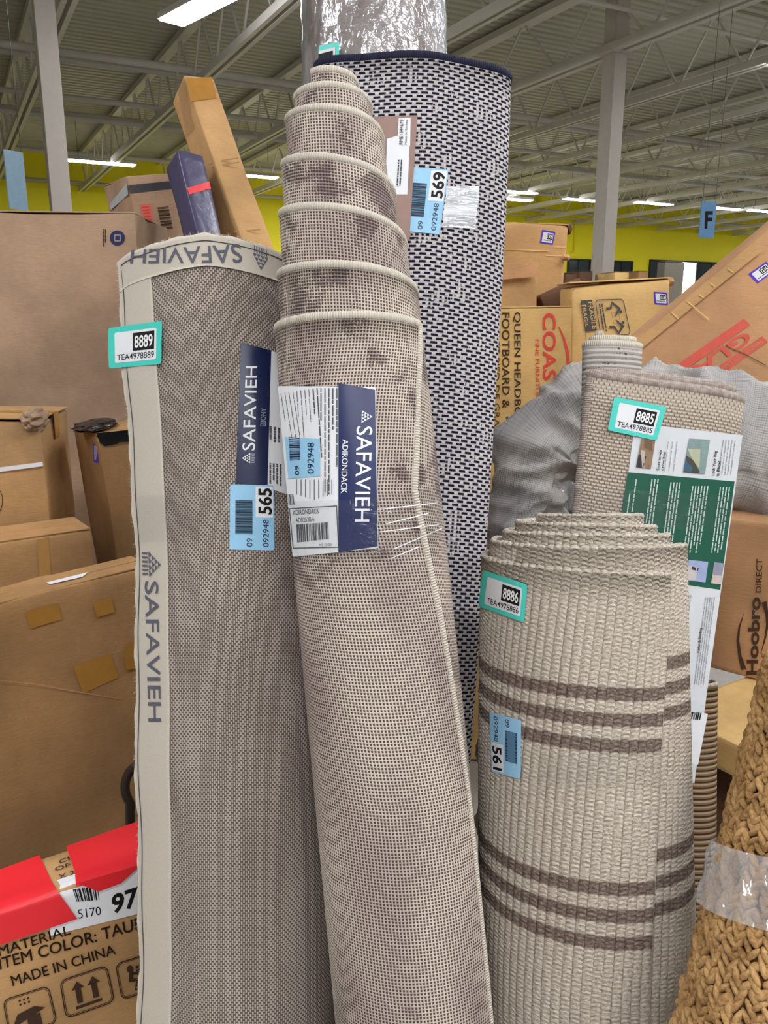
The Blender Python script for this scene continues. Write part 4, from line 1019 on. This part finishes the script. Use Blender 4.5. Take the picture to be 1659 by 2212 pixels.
Q, u_, v_ = gridB(.001, .62, .0, .047, 120, 12, .0062); brT, _ = sheet('canvas_border', Q, u_, v_, .0014, FAB_CANV, rugB, cB)
rollB = [sheetB, brS, brT]
def stitch(name, us, vs, off, r):
    """line on the roll given u (arc length) and v (below the edge)"""
    Vv, Ff, uv = tube_geo(posB(us, vs, off), r, 6); return mk(name, Vv, Ff, MAT_INKGR if r < .001 else FAB_FUZZ, rugB, uv)
vv = np.linspace(.012, 1.5, 240); stitch('stitching', .0085+.0015*np.sin(vv*7), vv, .0068, .0007)
uu = np.linspace(.009, .55, 120); stitch('stitching', uu, np.full(120, .010), .0076, .0007)
vv = np.linspace(.0, 1.52, 500); rg = np.random.default_rng(4)
stitch('pile_edge', .001+.0015*np.sin(vv*61)+.001*np.sin(vv*143), vv, .0012, .0045)
uu = np.linspace(.0, .6, 160); stitch('pile_edge', uu, .001+.0012*np.sin(uu*151), .0005, .0045)
Nn = np.cross(axB.ez, axB.ey)
fuzz('pile_fuzz', P[0], np.tile(-axB.ex, (len(P[0]), 1)), FAB_FUZZ, rugB, 3600, .0055, .9)
fuzz('pile_fuzz', P[:120, 0], np.tile(axB.ez, (120, 1)), FAB_FUZZ, rugB, 2600, .0045, .9)
MAT_PRINT = plain('border_print', (92, 92, 104), .9, .1, .15, 400)
Sb = Surf([(275, 525), (575, 520), (575, 575), (275, 575)], rollB, 3)
k = Ink(Sb, .0012); k.text([(525, 567), (280, 569), (284, 540), (519, 526)], 'SAFAVIEH', .004); emblem(k, [(582, 590), (546, 578), (546, 528), (578, 540)]); emblem_stripes(k, [(582, 590), (546, 578), (546, 528), (578, 540)]); k.build('border_lettering', MAT_PRINT, rugB)
Sb = Surf([(312, 1180), (352, 1180), (352, 1570), (318, 1570)], rollB, 2)
k = Ink(Sb, .0012); k.text([(341, 1255), (348, 1559), (320, 1559), (312, 1255)], 'SAFAVIEH', .006); C = [(347, 1192), (349, 1246), (308, 1246), (306, 1190)]; emblem(k, C); emblem_stripes(k, C); k.build('border_lettering', MAT_PRINT, rugB)
asset_sticker(brS, [(233, 709), (350, 693), (348, 786), (235, 796)], rugB, '8889', MAT_TEAL, 'TEA4978889', 'teal bordered stock sticker', deg=1)
Sn = Surf([(512, 745), (600, 760), (606, 1058), (506, 1045)], [sheetB], 3)
pp = patch('paper_label', Sn, [(576, 756), (640, 772), (640, 1075), (574, 1052)], MAT_PAPER, rugB, .0008, 12, 12)
k = Ink(Sn, .0014); k.fine([(582, 1000), (612, 1003), (612, 1060), (582, 1048)], 4, 4, along=1); k.fine([(582, 920), (610, 925), (610, 960), (582, 955)], 3, 9, along=1); k.build('small_print', MAT_INKGR, pp)
nl = patch('brand_label', Sn, [(521, 740), (586, 757), (578, 1047), (509, 1045)], MAT_NAVY2, rugB, .0014, 12, 14, 0, 'navy paper label with white lettering')
k = Ink(Sn, .002); k.text([(523, 973), (531, 791), (556, 791), (551, 973)], 'SAFAVIEH', .004); C = [(521, 1001), (522, 978), (551, 978), (550, 1001)]; emblem(k, C); k.build('lettering', MAT_INKW, nl)
k = Ink(Sn, .002); k.text([(562, 921), (564, 882), (575, 882), (574, 921)], 'EBONY', .0); emblem_stripes(k, [(521, 1001), (522, 978), (551, 978), (550, 1001)]); k.build('grey_lettering', plain('label_grey_ink', (150, 158, 178), .5), nl)
stock_tag(sheetB, [(497, 1046), (592, 1048), (593, 1189), (496, 1187)], rugB, '565', 21, 3)
St_ = Surf([(310, 1075), (500, 1075), (500, 1170), (310, 1170)], rollB, 2)
patch('packing_tape', St_, [(292, 1072), (505, 1060), (505, 1160), (297, 1172)], MAT_TAPEC, rugB, .0035, 26, 10, 0, None, .015)

# ---------------------------------------------------------------- flat navy and ivory rug
axC = Axis([(886, 128, 1.52, 218), (877, 400, 1.51, 214), (862, 700, 1.50, 218), (843, 1000, 1.49, 218), (818, 1300, 1.49, 218), (800, 1600, 1.48, 219), (770, 2000, 1.475, 219)])
rugC = thing('flat_rolled_rug', 'flat rolled ivory rug with navy dashes and a navy bound top', 'rug', axC.foot)
topC = lambda t: axC.wy(np.interp(t, np.radians([0, 30, 90, 130, 180, 220, 300, 360, 720, 1100]), [158, 160, 156, 166, 170, 182, 170, 166, 166, 166]))
phC = interp([0, 3], np.radians([8, 8]))
P, U, V, w = roll_points(axC, 2.3*2*PI, 330, 40, phC, -1, topC, .02, B=.30, sq=.8, rmin=.06, wave=lambda x, w: .004*np.sin(x*30+w*2)+.003*np.sin(w*9))
sheetC, N = sheet('rolled_sheet', P, U, V, .005, FAB_DASH, rugC, axC.c(np.array([.9]))[0])
edge_tube('top_binding', P[:, 0], N[:, 0], .0048, FAB_EDGEN, rugC, .009)
Sc = Surf([(820, 255), (1060, 255), (1060, 500), (880, 500)], [sheetC], 2)
lc = patch('card_label', Sc, [(800, 252), (902, 249), (884, 520), (796, 512)], plain('label_taupe', (150, 122, 112), .5), rugC, .0015, 10, 10, 0, 'taupe card label')
patch('white_panel', Sc, [(836, 300), (886, 285), (880, 420), (832, 420)], MAT_PAPER, lc, .0022, 8, 8)
patch('white_panel', Sc, [(861, 255), (887, 255), (886, 315), (858, 313)], MAT_PAPER, lc, .0026, 6, 6)
k = Ink(Sc, .0032); k.text([(862, 312), (864, 258), (872, 258), (870, 312)], 'RME1344679', .004); k.text([(874, 312), (876, 258), (882, 258), (880, 312)], 'Made in Turkey', 0); k.fine([(860, 345), (872, 345), (868, 410), (856, 410)], 2, 7, along=1); k.build('small_print', MAT_INKGR, lc)
stock_tag(sheetC, [(881, 360), (969, 366), (950, 506), (872, 499)], rugC, '569', 22, 2)
patch('shiny_tape', Sc, [(962, 402), (1038, 402), (1030, 494), (954, 490)], film('shiny_tape', amt=1.0, scale=22, stretch=(1, 1, 6), rough=.18, bump=1.0, milk=.75), rugC, .003, 20, 16, 0, None, .05)  # milky white in the film stands for lamp glare

# ---------------------------------------------------------------- plastic wrapped tall roll
axD = Axis([(801, -260, 1.83, 142), (803, 0, 1.83, 144), (810, 130, 1.825, 146), (820, 1000, 1.80, 148), (815, 1800, 1.78, 148)])
rugD = thing('wrapped_roll', 'tall brown carpet roll wrapped in shiny clear plastic', 'rug', axD.foot)
P, U, V, w = roll_points(axD, 2.2*2*PI, 200, 24, interp([0, 3], [1.4, 1.4]), -1, lambda t: axD.wy(-250+0*t), .008)
sheetD, N = sheet('rolled_sheet', P, U, V, .012, FAB_PILE, rugD, axD.c(np.array([1.]))[0])
th = np.linspace(0, 2*PI, 220); ww = np.linspace(.02, float(axD.wy(-245)), 260)
TH, WW = np.meshgrid(th, ww, indexing='ij'); rg = np.random.default_rng(2)
dsp = np.zeros_like(TH)
for i in range(10):
    kth = rg.integers(2, 26); kw = rg.normal(0, 16+4*i); dsp += np.abs(np.sin(kth*TH*.5+kw*WW+rg.uniform(0, 6)+1.2*np.sin(WW*rg.uniform(5, 30)+3*TH)))/(1+.25*i)
dsp = dsp-dsp.min(); dsp = dsp/dsp.max()
dsp[-1] = dsp[0]
R = axD.r(WW)+.0075+.007*dsp
Q = axD.c(WW)+(np.cos(TH)*R)[..., None]*axD.ex+(np.sin(TH)*R)[..., None]*axD.ey
mk('plastic_wrap', Q.reshape(-1, 3), grid_faces(*TH.shape), film('roll_wrap', amt=.85, scale=75, stretch=(1, 1, .6), rough=.2, bump=1.0, milk=.16), rugD, None, True)  # milky white adds a painted silver sheen to the clear plastic
Sd = Surf([(690, 92), (740, 92), (740, 118), (690, 118)], [sheetD], 1)
st = patch('asset_sticker', Sd, [(689, 99), (733, 90), (732, 150), (686, 155)], MAT_TEAL, rugD, .024, 6, 6)
patch('white_field', Sd, [(689, 110), (724, 102), (724, 150), (686, 150)], MAT_PAPER, st, .026, 6, 6); Ink(Sd, .028).rect([(688, 117), (719, 109), (719, 145), (686, 145)], 3).build('black_block', MAT_INK, st)

# ---------------------------------------------------------------- ribbed cream rug with brown stripes
axE = Axis([(1257, 1080, 1.245, 200), (1256, 1235, 1.24, 213), (1256, 1500, 1.24, 214), (1259, 1800, 1.24, 216), (1266, 2212, 1.24, 217)])
rugE = thing('rolled_rug', 'thick ribbed cream rug roll with brown stripes, front right', 'rug', axE.foot)
tyE_t = np.radians([0, 70, 155, 250, 340, 430, 515, 610, 700, 875, 970, 1060, 1235, 1420, 1600]); tyE = [1238, 1222, 1200, 1196, 1184, 1182, 1170, 1166, 1164, 1152, 1148, 1146, 1132, 1122, 1118]
topE = lambda t: axE.wy(np.interp(t, tyE_t, tyE))
phE = interp(axE.wy(np.array([3000, 2050, 1600, 1235, 1000])), np.radians([-76, -72, -62, -50, -46]))
pr = .0128; Rm = .150
def ribE(t, v): return -np.interp(t, np.array([0, .94, 1, 2, 3, 4.4])*2*PI, [0, 0, .006, .024, .043, .07])+.0034*(np.abs(np.sin(PI*(Rm*t)/pr))-.6)+0*v
topE2 = lambda t: topE(t)+.0045*np.abs(np.sin(PI*(Rm*t)/pr))
P, U, V, w = roll_points(axE, 4.3*2*PI, 2300, 30, phE, -1, topE2, 0, rib=ribE, rmin=.02, vcap=lambda t: np.where(t < 2.3*PI*1.1, 9, .3))
U = np.repeat((np.linspace(0, 4.3*2*PI, 2300)*Rm)[:, None], 30, 1)
sheetE, N = sheet('rolled_sheet', P, U, V, .009, FAB_RIB, rugE, axE.c(np.array([.7]))[0])
edge_tube('top_cord', P[:, 0], N[:, 0], .0046, FAB_RIB, rugE, None, .0128, 8, .16)
edge_tube('end_cord', P[0], N[0], .005, FAB_RIB, rugE, None, .006, 8, .05)
asset_sticker(sheetE, [(1043, 1231), (1139, 1263), (1132, 1345), (1033, 1310)], rugE, '8886', MAT_TEAL, 'TEA4978886', 'teal bordered stock sticker', deg=2)
stock_tag(sheetE, [(1124, 1683), (1062, 1667), (1057, 1538), (1126, 1556)], rugE, '561', 23, 2)
Se = Surf([(1090, 1640), (1400, 1640), (1400, 1700), (1090, 1700)], [sheetE], 3)
patch('packing_tape', Se, [(1160, 1632), (1430, 1622), (1440, 1702), (1160, 1700)], MAT_TAPEC, rugE, .0022, 30, 8, 0, None, .02)

# ---------------------------------------------------------------- folded pale rug with a green label
axG = Axis([(1440, 838, 1.52, 176), (1418, 1000, 1.52, 174), (1392, 1250, 1.52, 172), (1332, 1700, 1.52, 166), (1270, 2200, 1.52, 160)])
rugG = thing('folded_rug', 'pale basket woven rug rolled flat with a green and white label', 'rug', axG.foot)
topG = lambda t: axG.wy(np.interp(t, np.radians([0, 40, 100, 150, 190, 250, 330, 720]), [832, 838, 842, 846, 852, 842, 826, 826]))
phG = interp([0, 3], np.radians([196, 196]))
P, U, V, w = roll_points(axG, 1.9*2*PI, 240, 30, phG, +1, topG, .02, B=.26, sq=.75, rmin=.05)
sheetG, N = sheet('rolled_sheet', P, U, V, .006, FAB_BASK, rugG, axG.c(np.array([.7]))[0])
edge_tube('top_binding', P[:, 0], N[:, 0], .005, FAB_EDGET, rugG, .009)
edge_tube('end_binding', P[0], N[0], .0045, FAB_EDGET, rugG, .009)
axH = Axis([(1327, 735, 1.535, 64), (1322, 840, 1.535, 66), (1300, 1250, 1.535, 60), (1262, 1700, 1.535, 55)])
P2, U2, V2, w2 = roll_points(axH, 2.2*2*PI, 160, 26, interp([0, 3], np.radians([150, 150])), +1, lambda t: axH.wy(752-26*t/(4.4*PI)), .012, B=.30 if False else .45, rmin=.012, vcap=lambda t: .5+0*t)
inn, N2 = sheet('inner_roll', P2, U2, V2, .006, FAB_CORD, rugG, axH.c(np.array([1.3]))[0])
edge_tube('inner_binding', P2[:, 0], N2[:, 0], .0045, FAB_EDGE, rugG, .007)
Sg = Surf([(1290, 900), (1590, 930), (1500, 1640), (1270, 1600)], [sheetG], 3)
GREEN = plain('label_green', (16, 84, 66), .3, .5, .05); GREYL = plain('label_grey', (206, 210, 214), .35, .4, .03)
lg = patch('wrap_label', Sg, [(1371, 914), (1604, 940), (1500, 1692), (1278, 1640)], GREYL, rugG, .0016, 14, 24, 0, 'long green and white paper wrap label')
patch('green_panel', Sg, [(1356, 1020), (1587, 1040), (1556, 1274), (1322, 1240)], GREEN, lg, .0022, 14, 10)
patch('white_panel', Sg, [(1310, 1500), (1529, 1542), (1508, 1652), (1290, 1610)], MAT_PAPER, lg, .0022, 12, 8)
k = Ink(Sg, .0032)
r_ = random.Random(8)
for (x0, x1, ya, yb) in ((1362, 1368, 1066, 1120), (1372, 1384, 1035, 1150), (1406, 1426, 1035, 1200), (1448, 1480, 1042, 1200), (1496, 1540, 1050, 1205), (1556, 1582, 1052, 1205)):
    nl_ = max(1, int((x1-x0)/6.5))
    for i in range(nl_):
        x = x0+i*6.5; y = ya; e_ = yb-r_.uniform(0, 30)
        while y < e_:
            q = min(e_, y+r_.uniform(6, 20)); lean = -.135
            k.rect([(x+lean*(y-1045), y), (x+lean*(y-1045)+2.6, y), (x+lean*(q-1045)+2.6, q), (x+lean*(q-1045), q)], 2); y = q+r_.uniform(1, 3)
k.build('white_print', plain('pale_print', (188, 206, 200), .5), lg)
k = Ink(Sg, .0032)
k.text([(1418, 1016), (1424, 972), (1430, 972), (1424, 1016)], 'Enter to win', .014); k.text([(1428, 1017), (1433, 976), (1439, 976), (1434, 1017)], 'a Free Rug!', .014)
k.text([(1537, 1027), (1543, 974), (1551, 974), (1545, 1027)], 'Lock Your Rug', .014); k.text([(1547, 1028), (1551, 996), (1558, 996), (1554, 1028)], 'in Place!', .014)
k.text([(1505, 1410), (1511, 1356), (1519, 1356), (1513, 1410)], 'Color & Shading', .014)
k.bars([(1484, 1536), (1516, 1540), (1512, 1556), (1481, 1552)], 9, 0, 26)
k.build('lettering', MAT_INK, lg)
k = Ink(Sg, .003)
for (x0, x1, ya, yb, nn, seed) in ((1443, 1472, 954, 1018, 3, 1), (1562, 1594, 950, 1026, 5, 2), (1476, 1496, 1285, 1480, 5, 3), (1524, 1548, 1290, 1480, 5, 4), (1470, 1500, 1590, 1640, 5, 5)):
    for i in range(nn):
        x = x0+(x1-x0)*i/nn; lean = -.13; y = ya; r_ = random.Random(seed*31+i)
        while y < yb:
            q = min(yb, y+r_.uniform(5, 18)); k.rect([(x+lean*(y-ya), y), (x+lean*(y-ya)+1.4, y), (x+lean*(q-ya)+1.4, q), (x+lean*(q-ya), q)], 2); y = q+r_.uniform(1, 3)
k.build('small_print', plain('grey_print', (140, 144, 148), .6), lg)
def photo_print(C, bands):
    pn = patch('printed_picture', Sg, C, plain('picture_base', bands[0], .4, .4, .1, 80), lg, .003, 6, 6)
    for i, (q, c) in enumerate(bands[1]):
        kk = Ink(Sg, .0036); kk.poly(C, q); kk.build('picture_patch', plain('picture_tone', c, .4, .4, .1, 80), pn)
photo_print([(1386, 946), (1416, 950), (1406, 1013), (1374, 1009)], ((138, 112, 86), [([(0, .55), (.55, .6), (.5, 1), (0, 1)], (44, 40, 40)), ([(.1, .4), (.4, .42), (.55, .98), (.4, .98)], (180, 172, 164)), ([(.2, .02), (.8, .05), (.9, .4), (.3, .3)], (108, 82, 60))]))
photo_print([(1489, 947), (1534, 950), (1523, 1024), (1476, 1020)], ((126, 148, 146), [([(.0, .3), (.62, .3), (.7, .85), (.3, .6)], (176, 178, 150)), ([(0, .5), (.35, .62), (.75, .95), (.7, 1), (0, 1)], (66, 66, 54)), ([(0, .62), (.4, .85), (.35, .98), (0, .95)], (56, 92, 116))]))
photo_print([(1488, 1209), (1530, 1214), (1524, 1258), (1478, 1253)], ((150, 162, 196), [([(0, .3), (.5, .3), (.55, .95), (0, .98)], (190, 184, 180)), ([(.22, .3), (.6, .36), (.55, .5), (.25, .46)], (50, 50, 56))]))
photo_print([(1543, 1214), (1563, 1217), (1558, 1262), (1536, 1260)], ((140, 140, 158), [([(0, .6), (1, .6), (1, 1), (0, 1)], (190, 178, 170))]))
asset_sticker(sheetG, [(1327, 857), (1440, 879), (1419, 952), (1313, 929)], rugG, '8885', MAT_TEAL, 'TEA4978885', 'teal bordered stock sticker', deg=1, o=.004)
patch('packing_tape', Sg, [(1246, 1052), (1590, 1072), (1572, 1150), (1240, 1130)], MAT_TAPEC, rugG, .0045, 30, 8, 0, None, .01)

# ---------------------------------------------------------------- dark ribbed roll behind it
axK = Axis([(1478, 1470, 1.62, 66), (1476, 1700, 1.62, 66), (1474, 2212, 1.60, 66)])
rugK = thing('rolled_rug', 'narrow dark brown ribbed rug roll behind the striped cream roll', 'rug', axK.foot)
P, U, V, w = roll_points(axK, 2.6*2*PI, 200, 26, interp([0, 3], [.4, .4]), -1, lambda t: axK.wy(1472-4*t/PI), .014, rmin=.012)
sheet('rolled_sheet', P, U, V, .006, FAB_DARKRIB, rugK, axK.c(np.array([.4]))[0]); _n = None
edge_tube('top_binding', P[:, 0], np.tile(axK.ex, (200, 1)), .004, FAB_EDGET, rugK)

# ---------------------------------------------------------------- soft grey rug bent over in an arch
pth = [(1105, 2500, 78, 2.02), (1112, 1800, 78, 2.02), (1118, 1450, 80, 2.02), (1124, 1240, 80, 2.01), (1138, 1080, 80, 2.0), (1172, 960, 96, 1.99), (1270, 900, 112, 1.985), (1380, 908, 122, 1.98), (1500, 934, 138, 1.93), (1620, 962, 146, 1.91), (1760, 992, 148, 1.90), (1950, 1026, 150, 1.90)]
Q0 = np.array([W(a, b, d) for a, b, r, d in pth]); r0 = np.array([r/F*d for a, b, r, d in pth])
low = Q0[0].copy(); kf = (Q0[1][2]-.03)/(Q0[1][2]-Q0[0][2]); Q0[0] = Q0[1]+(Q0[0]-Q0[1])*kf
L0 = np.concatenate([[0], np.cumsum(np.linalg.norm(np.diff(Q0, axis=0), axis=1))]); ls = np.linspace(0, L0[-1], 260)
def smooth(a):
    for _ in range(12): a = np.concatenate([a[:1], (a[:-2]+2*a[1:-1]+a[2:])/4, a[-1:]])
    return a
Qc = smooth(np.stack([np.interp(ls, L0, Q0[:, i]) for i in range(3)], -1)); rc = smooth(np.interp(ls, L0, r0))
T = np.gradient(Qc, axis=0); T /= np.linalg.norm(T, axis=1)[:, None]; DEP = np.array([0, COSP, -SINP]); Bn = np.cross(T, DEP); Bn /= np.linalg.norm(Bn, axis=1)[:, None]; Dn = np.cross(Bn, T)
th = np.linspace(0, 2*PI, 120); TH, LS = np.meshgrid(th, ls, indexing='ij')
fold = np.zeros_like(TH); amt = np.interp(LS, [0, L0[3], L0[4], L0[7], L0[9], L0[-1]], [.3, .7, 1, 1, .6, .4])
for (kl, kt, ph_, a_) in ((21, 2.2, 0, .55), (33, -1.4, 1.7, .35), (14, 1.0, 4.0, .5), (47, 2.6, 2.4, .2), (70, -2, .6, .1)):
    s_ = np.sin(kl*LS+kt*np.sin(TH*1.0+ph_)+ph_+1.4*np.cos(TH)); fold += a_*(1-np.abs(s_))**1.6
fold = (fold-fold.mean())*.055*amt*np.clip(.5+.7*np.abs(np.sin(TH+.4)), 0, 1)
seam = np.exp(-((TH-4.1)/.10)**2)*-.02
RB = rc[None, :]+fold+seam; RD = rc[None, :]*.62+fold
G = Qc[None]+(np.cos(TH)*RB)[..., None]*Bn[None]+(np.sin(TH)*RD)[..., None]*Dn[None]
rugF = thing('bent_rug', 'soft grey rug bent over in an arch behind the folded pale rug', 'rug', Q0[0])
V = G.reshape(-1, 3); Fc = grid_faces(*TH.shape); Fc += [[i*260 for i in range(120)], [i*260+259 for i in range(120)][::-1]]
mk('folded_cloth', V, Fc, FAB_GREY, rugF, np.stack([TH*.12, LS], -1).reshape(-1, 2), True)
nb = 40; RF = np.array([[W(1095+260*i/nb+6*math.sin(j*.5), 900+620*j/nb, 2.20+.03*math.sin(i*.45+j*.1)+.02*math.sin(i*1.1)) for j in range(nb+1)] for i in range(nb+1)])
uu_, vv_ = np.meshgrid(np.linspace(0, .33, nb+1), np.linspace(0, .8, nb+1), indexing='ij')
sheet('hollow_curtain', RF, uu_, vv_, .008, FAB_GREY, rugF, np.array([.5, 9, 1]))  # sheet added behind the arch so its hollow looks dark
# torn tag of clear film in the arch
tgp = thing('film_scrap', 'scrap of clear plastic film caught inside the grey arch', 'scrap', W(1225, 1130, 1.75))
n = 10; A_ = np.array([[W(1205+i*5.2+j*1.5, 1040+j*6+3*math.sin(i), 1.76+.01*math.sin(i*1.3+j)) for j in range(n+1)] for i in range(n+1)])
mk('film', A_.reshape(-1, 3), grid_faces(n+1, n+1), film('film_scrap', amt=.35, scale=40, milk=.2), tgp, None, True)

# ---------------------------------------------------------------- chunky braided jute roll
axJ = Axis([(1838, 1450, 1.09, 165), (1795, 1640, 1.06, 168), (1740, 1880, 1.025, 172), (1664, 2212, .98, 178)])
rugJ = thing('jute_roll', 'rolled chunky braided jute rug at the lower right edge', 'rug', axJ.foot)
wtop = float(axJ.wy(1455))
ww = np.linspace(.01, wtop, 40); th = np.linspace(0, 2*PI, 60); TH, WW = np.meshgrid(th, ww, indexing='ij'); R = axJ.r(WW)-.006
Q = axJ.c(WW)+(np.cos(TH)*R)[..., None]*axJ.ex+(np.sin(TH)*R)[..., None]*axJ.ey
core = mk('core', Q.reshape(-1, 3), grid_faces(*TH.shape)+[[i*40+39 for i in range(59)]], plain('jute_core', (120, 82, 44), .9), rugJ, None, True)
bm = bmesh.new(); bmesh.ops.create_icosphere(bm, subdivisions=2, radius=1); iv = np.array([v.co for v in bm.verts]); fi = [[v.index for v in f.verts] for f in bm.faces]; bm.free()
rg = np.random.default_rng(5); mb_v = []; mb_f = []; k0 = 0; row = 0; R0 = float(axJ.r(.8))
nrow = int(2*PI*R0/.0100)
for i in range(nrow):
    th0 = 2*PI*i/nrow; q = .02+(i % 2)*.008
    while q < wtop-.005:
        th_ = th0+rg.normal(0, .02)+.6*(q)
        if math.sin(th_) < .5:                # the far side is hidden against the pile
            wq = q+rg.normal(0, .001); R = float(axJ.r(wq))+rg.normal(0, .0012)
            rad = math.cos(th_)*axJ.ex+math.sin(th_)*axJ.ey; tan = -math.sin(th_)*axJ.ex+math.cos(th_)*axJ.ey
            al = (.65 if i % 2 else -.65)+rg.normal(0, .15); d1 = axJ.ez*math.cos(al)+tan*math.sin(al); d2 = np.cross(rad, d1)
            l_, w_, h_ = .0120*rg.uniform(.8, 1.2), .0046*rg.uniform(.8, 1.2), .0060*rg.uniform(.8, 1.25)
            c_ = axJ.c(np.array([wq]))[0]+rad*R
            mb_v.append(c_+iv[:, :1]*l_*d1+iv[:, 1:2]*w_*d2+iv[:, 2:3]*h_*rad); mb_f += [[a+k0 for a in f] for f in fi]; k0 += len(iv)
        q += .0120
mk('braid', np.concatenate(mb_v), mb_f, FAB_JUTE, rugJ, None, True, 'stuff')
fuzzp = np.array([axJ.c(np.array([q]))[0]+axJ.r(q)*(-axJ.ex*math.cos(a)-axJ.ey*math.sin(a)) for q, a in zip(np.linspace(.5, wtop, 60), rg.uniform(-.4, .9, 60))])
ww = np.linspace(float(axJ.wy(1985)), float(axJ.wy(1845)), 20); th = np.linspace(PI*.75, 2.0*PI, 90); TH, WW = np.meshgrid(th, ww, indexing='ij')
R = axJ.r(WW)+.011+.002*np.sin(TH*23+WW*60)+.002*np.sin(TH*9-WW*120); WW2 = WW+.03*np.cos(TH)
Q = axJ.c(WW2)+(np.cos(TH)*R)[..., None]*axJ.ex+(np.sin(TH)*R)[..., None]*axJ.ey
mk('plastic_band', Q.reshape(-1, 3), grid_faces(*TH.shape), film('jute_band', amt=.5, scale=40, milk=.22), rugJ, None, True)
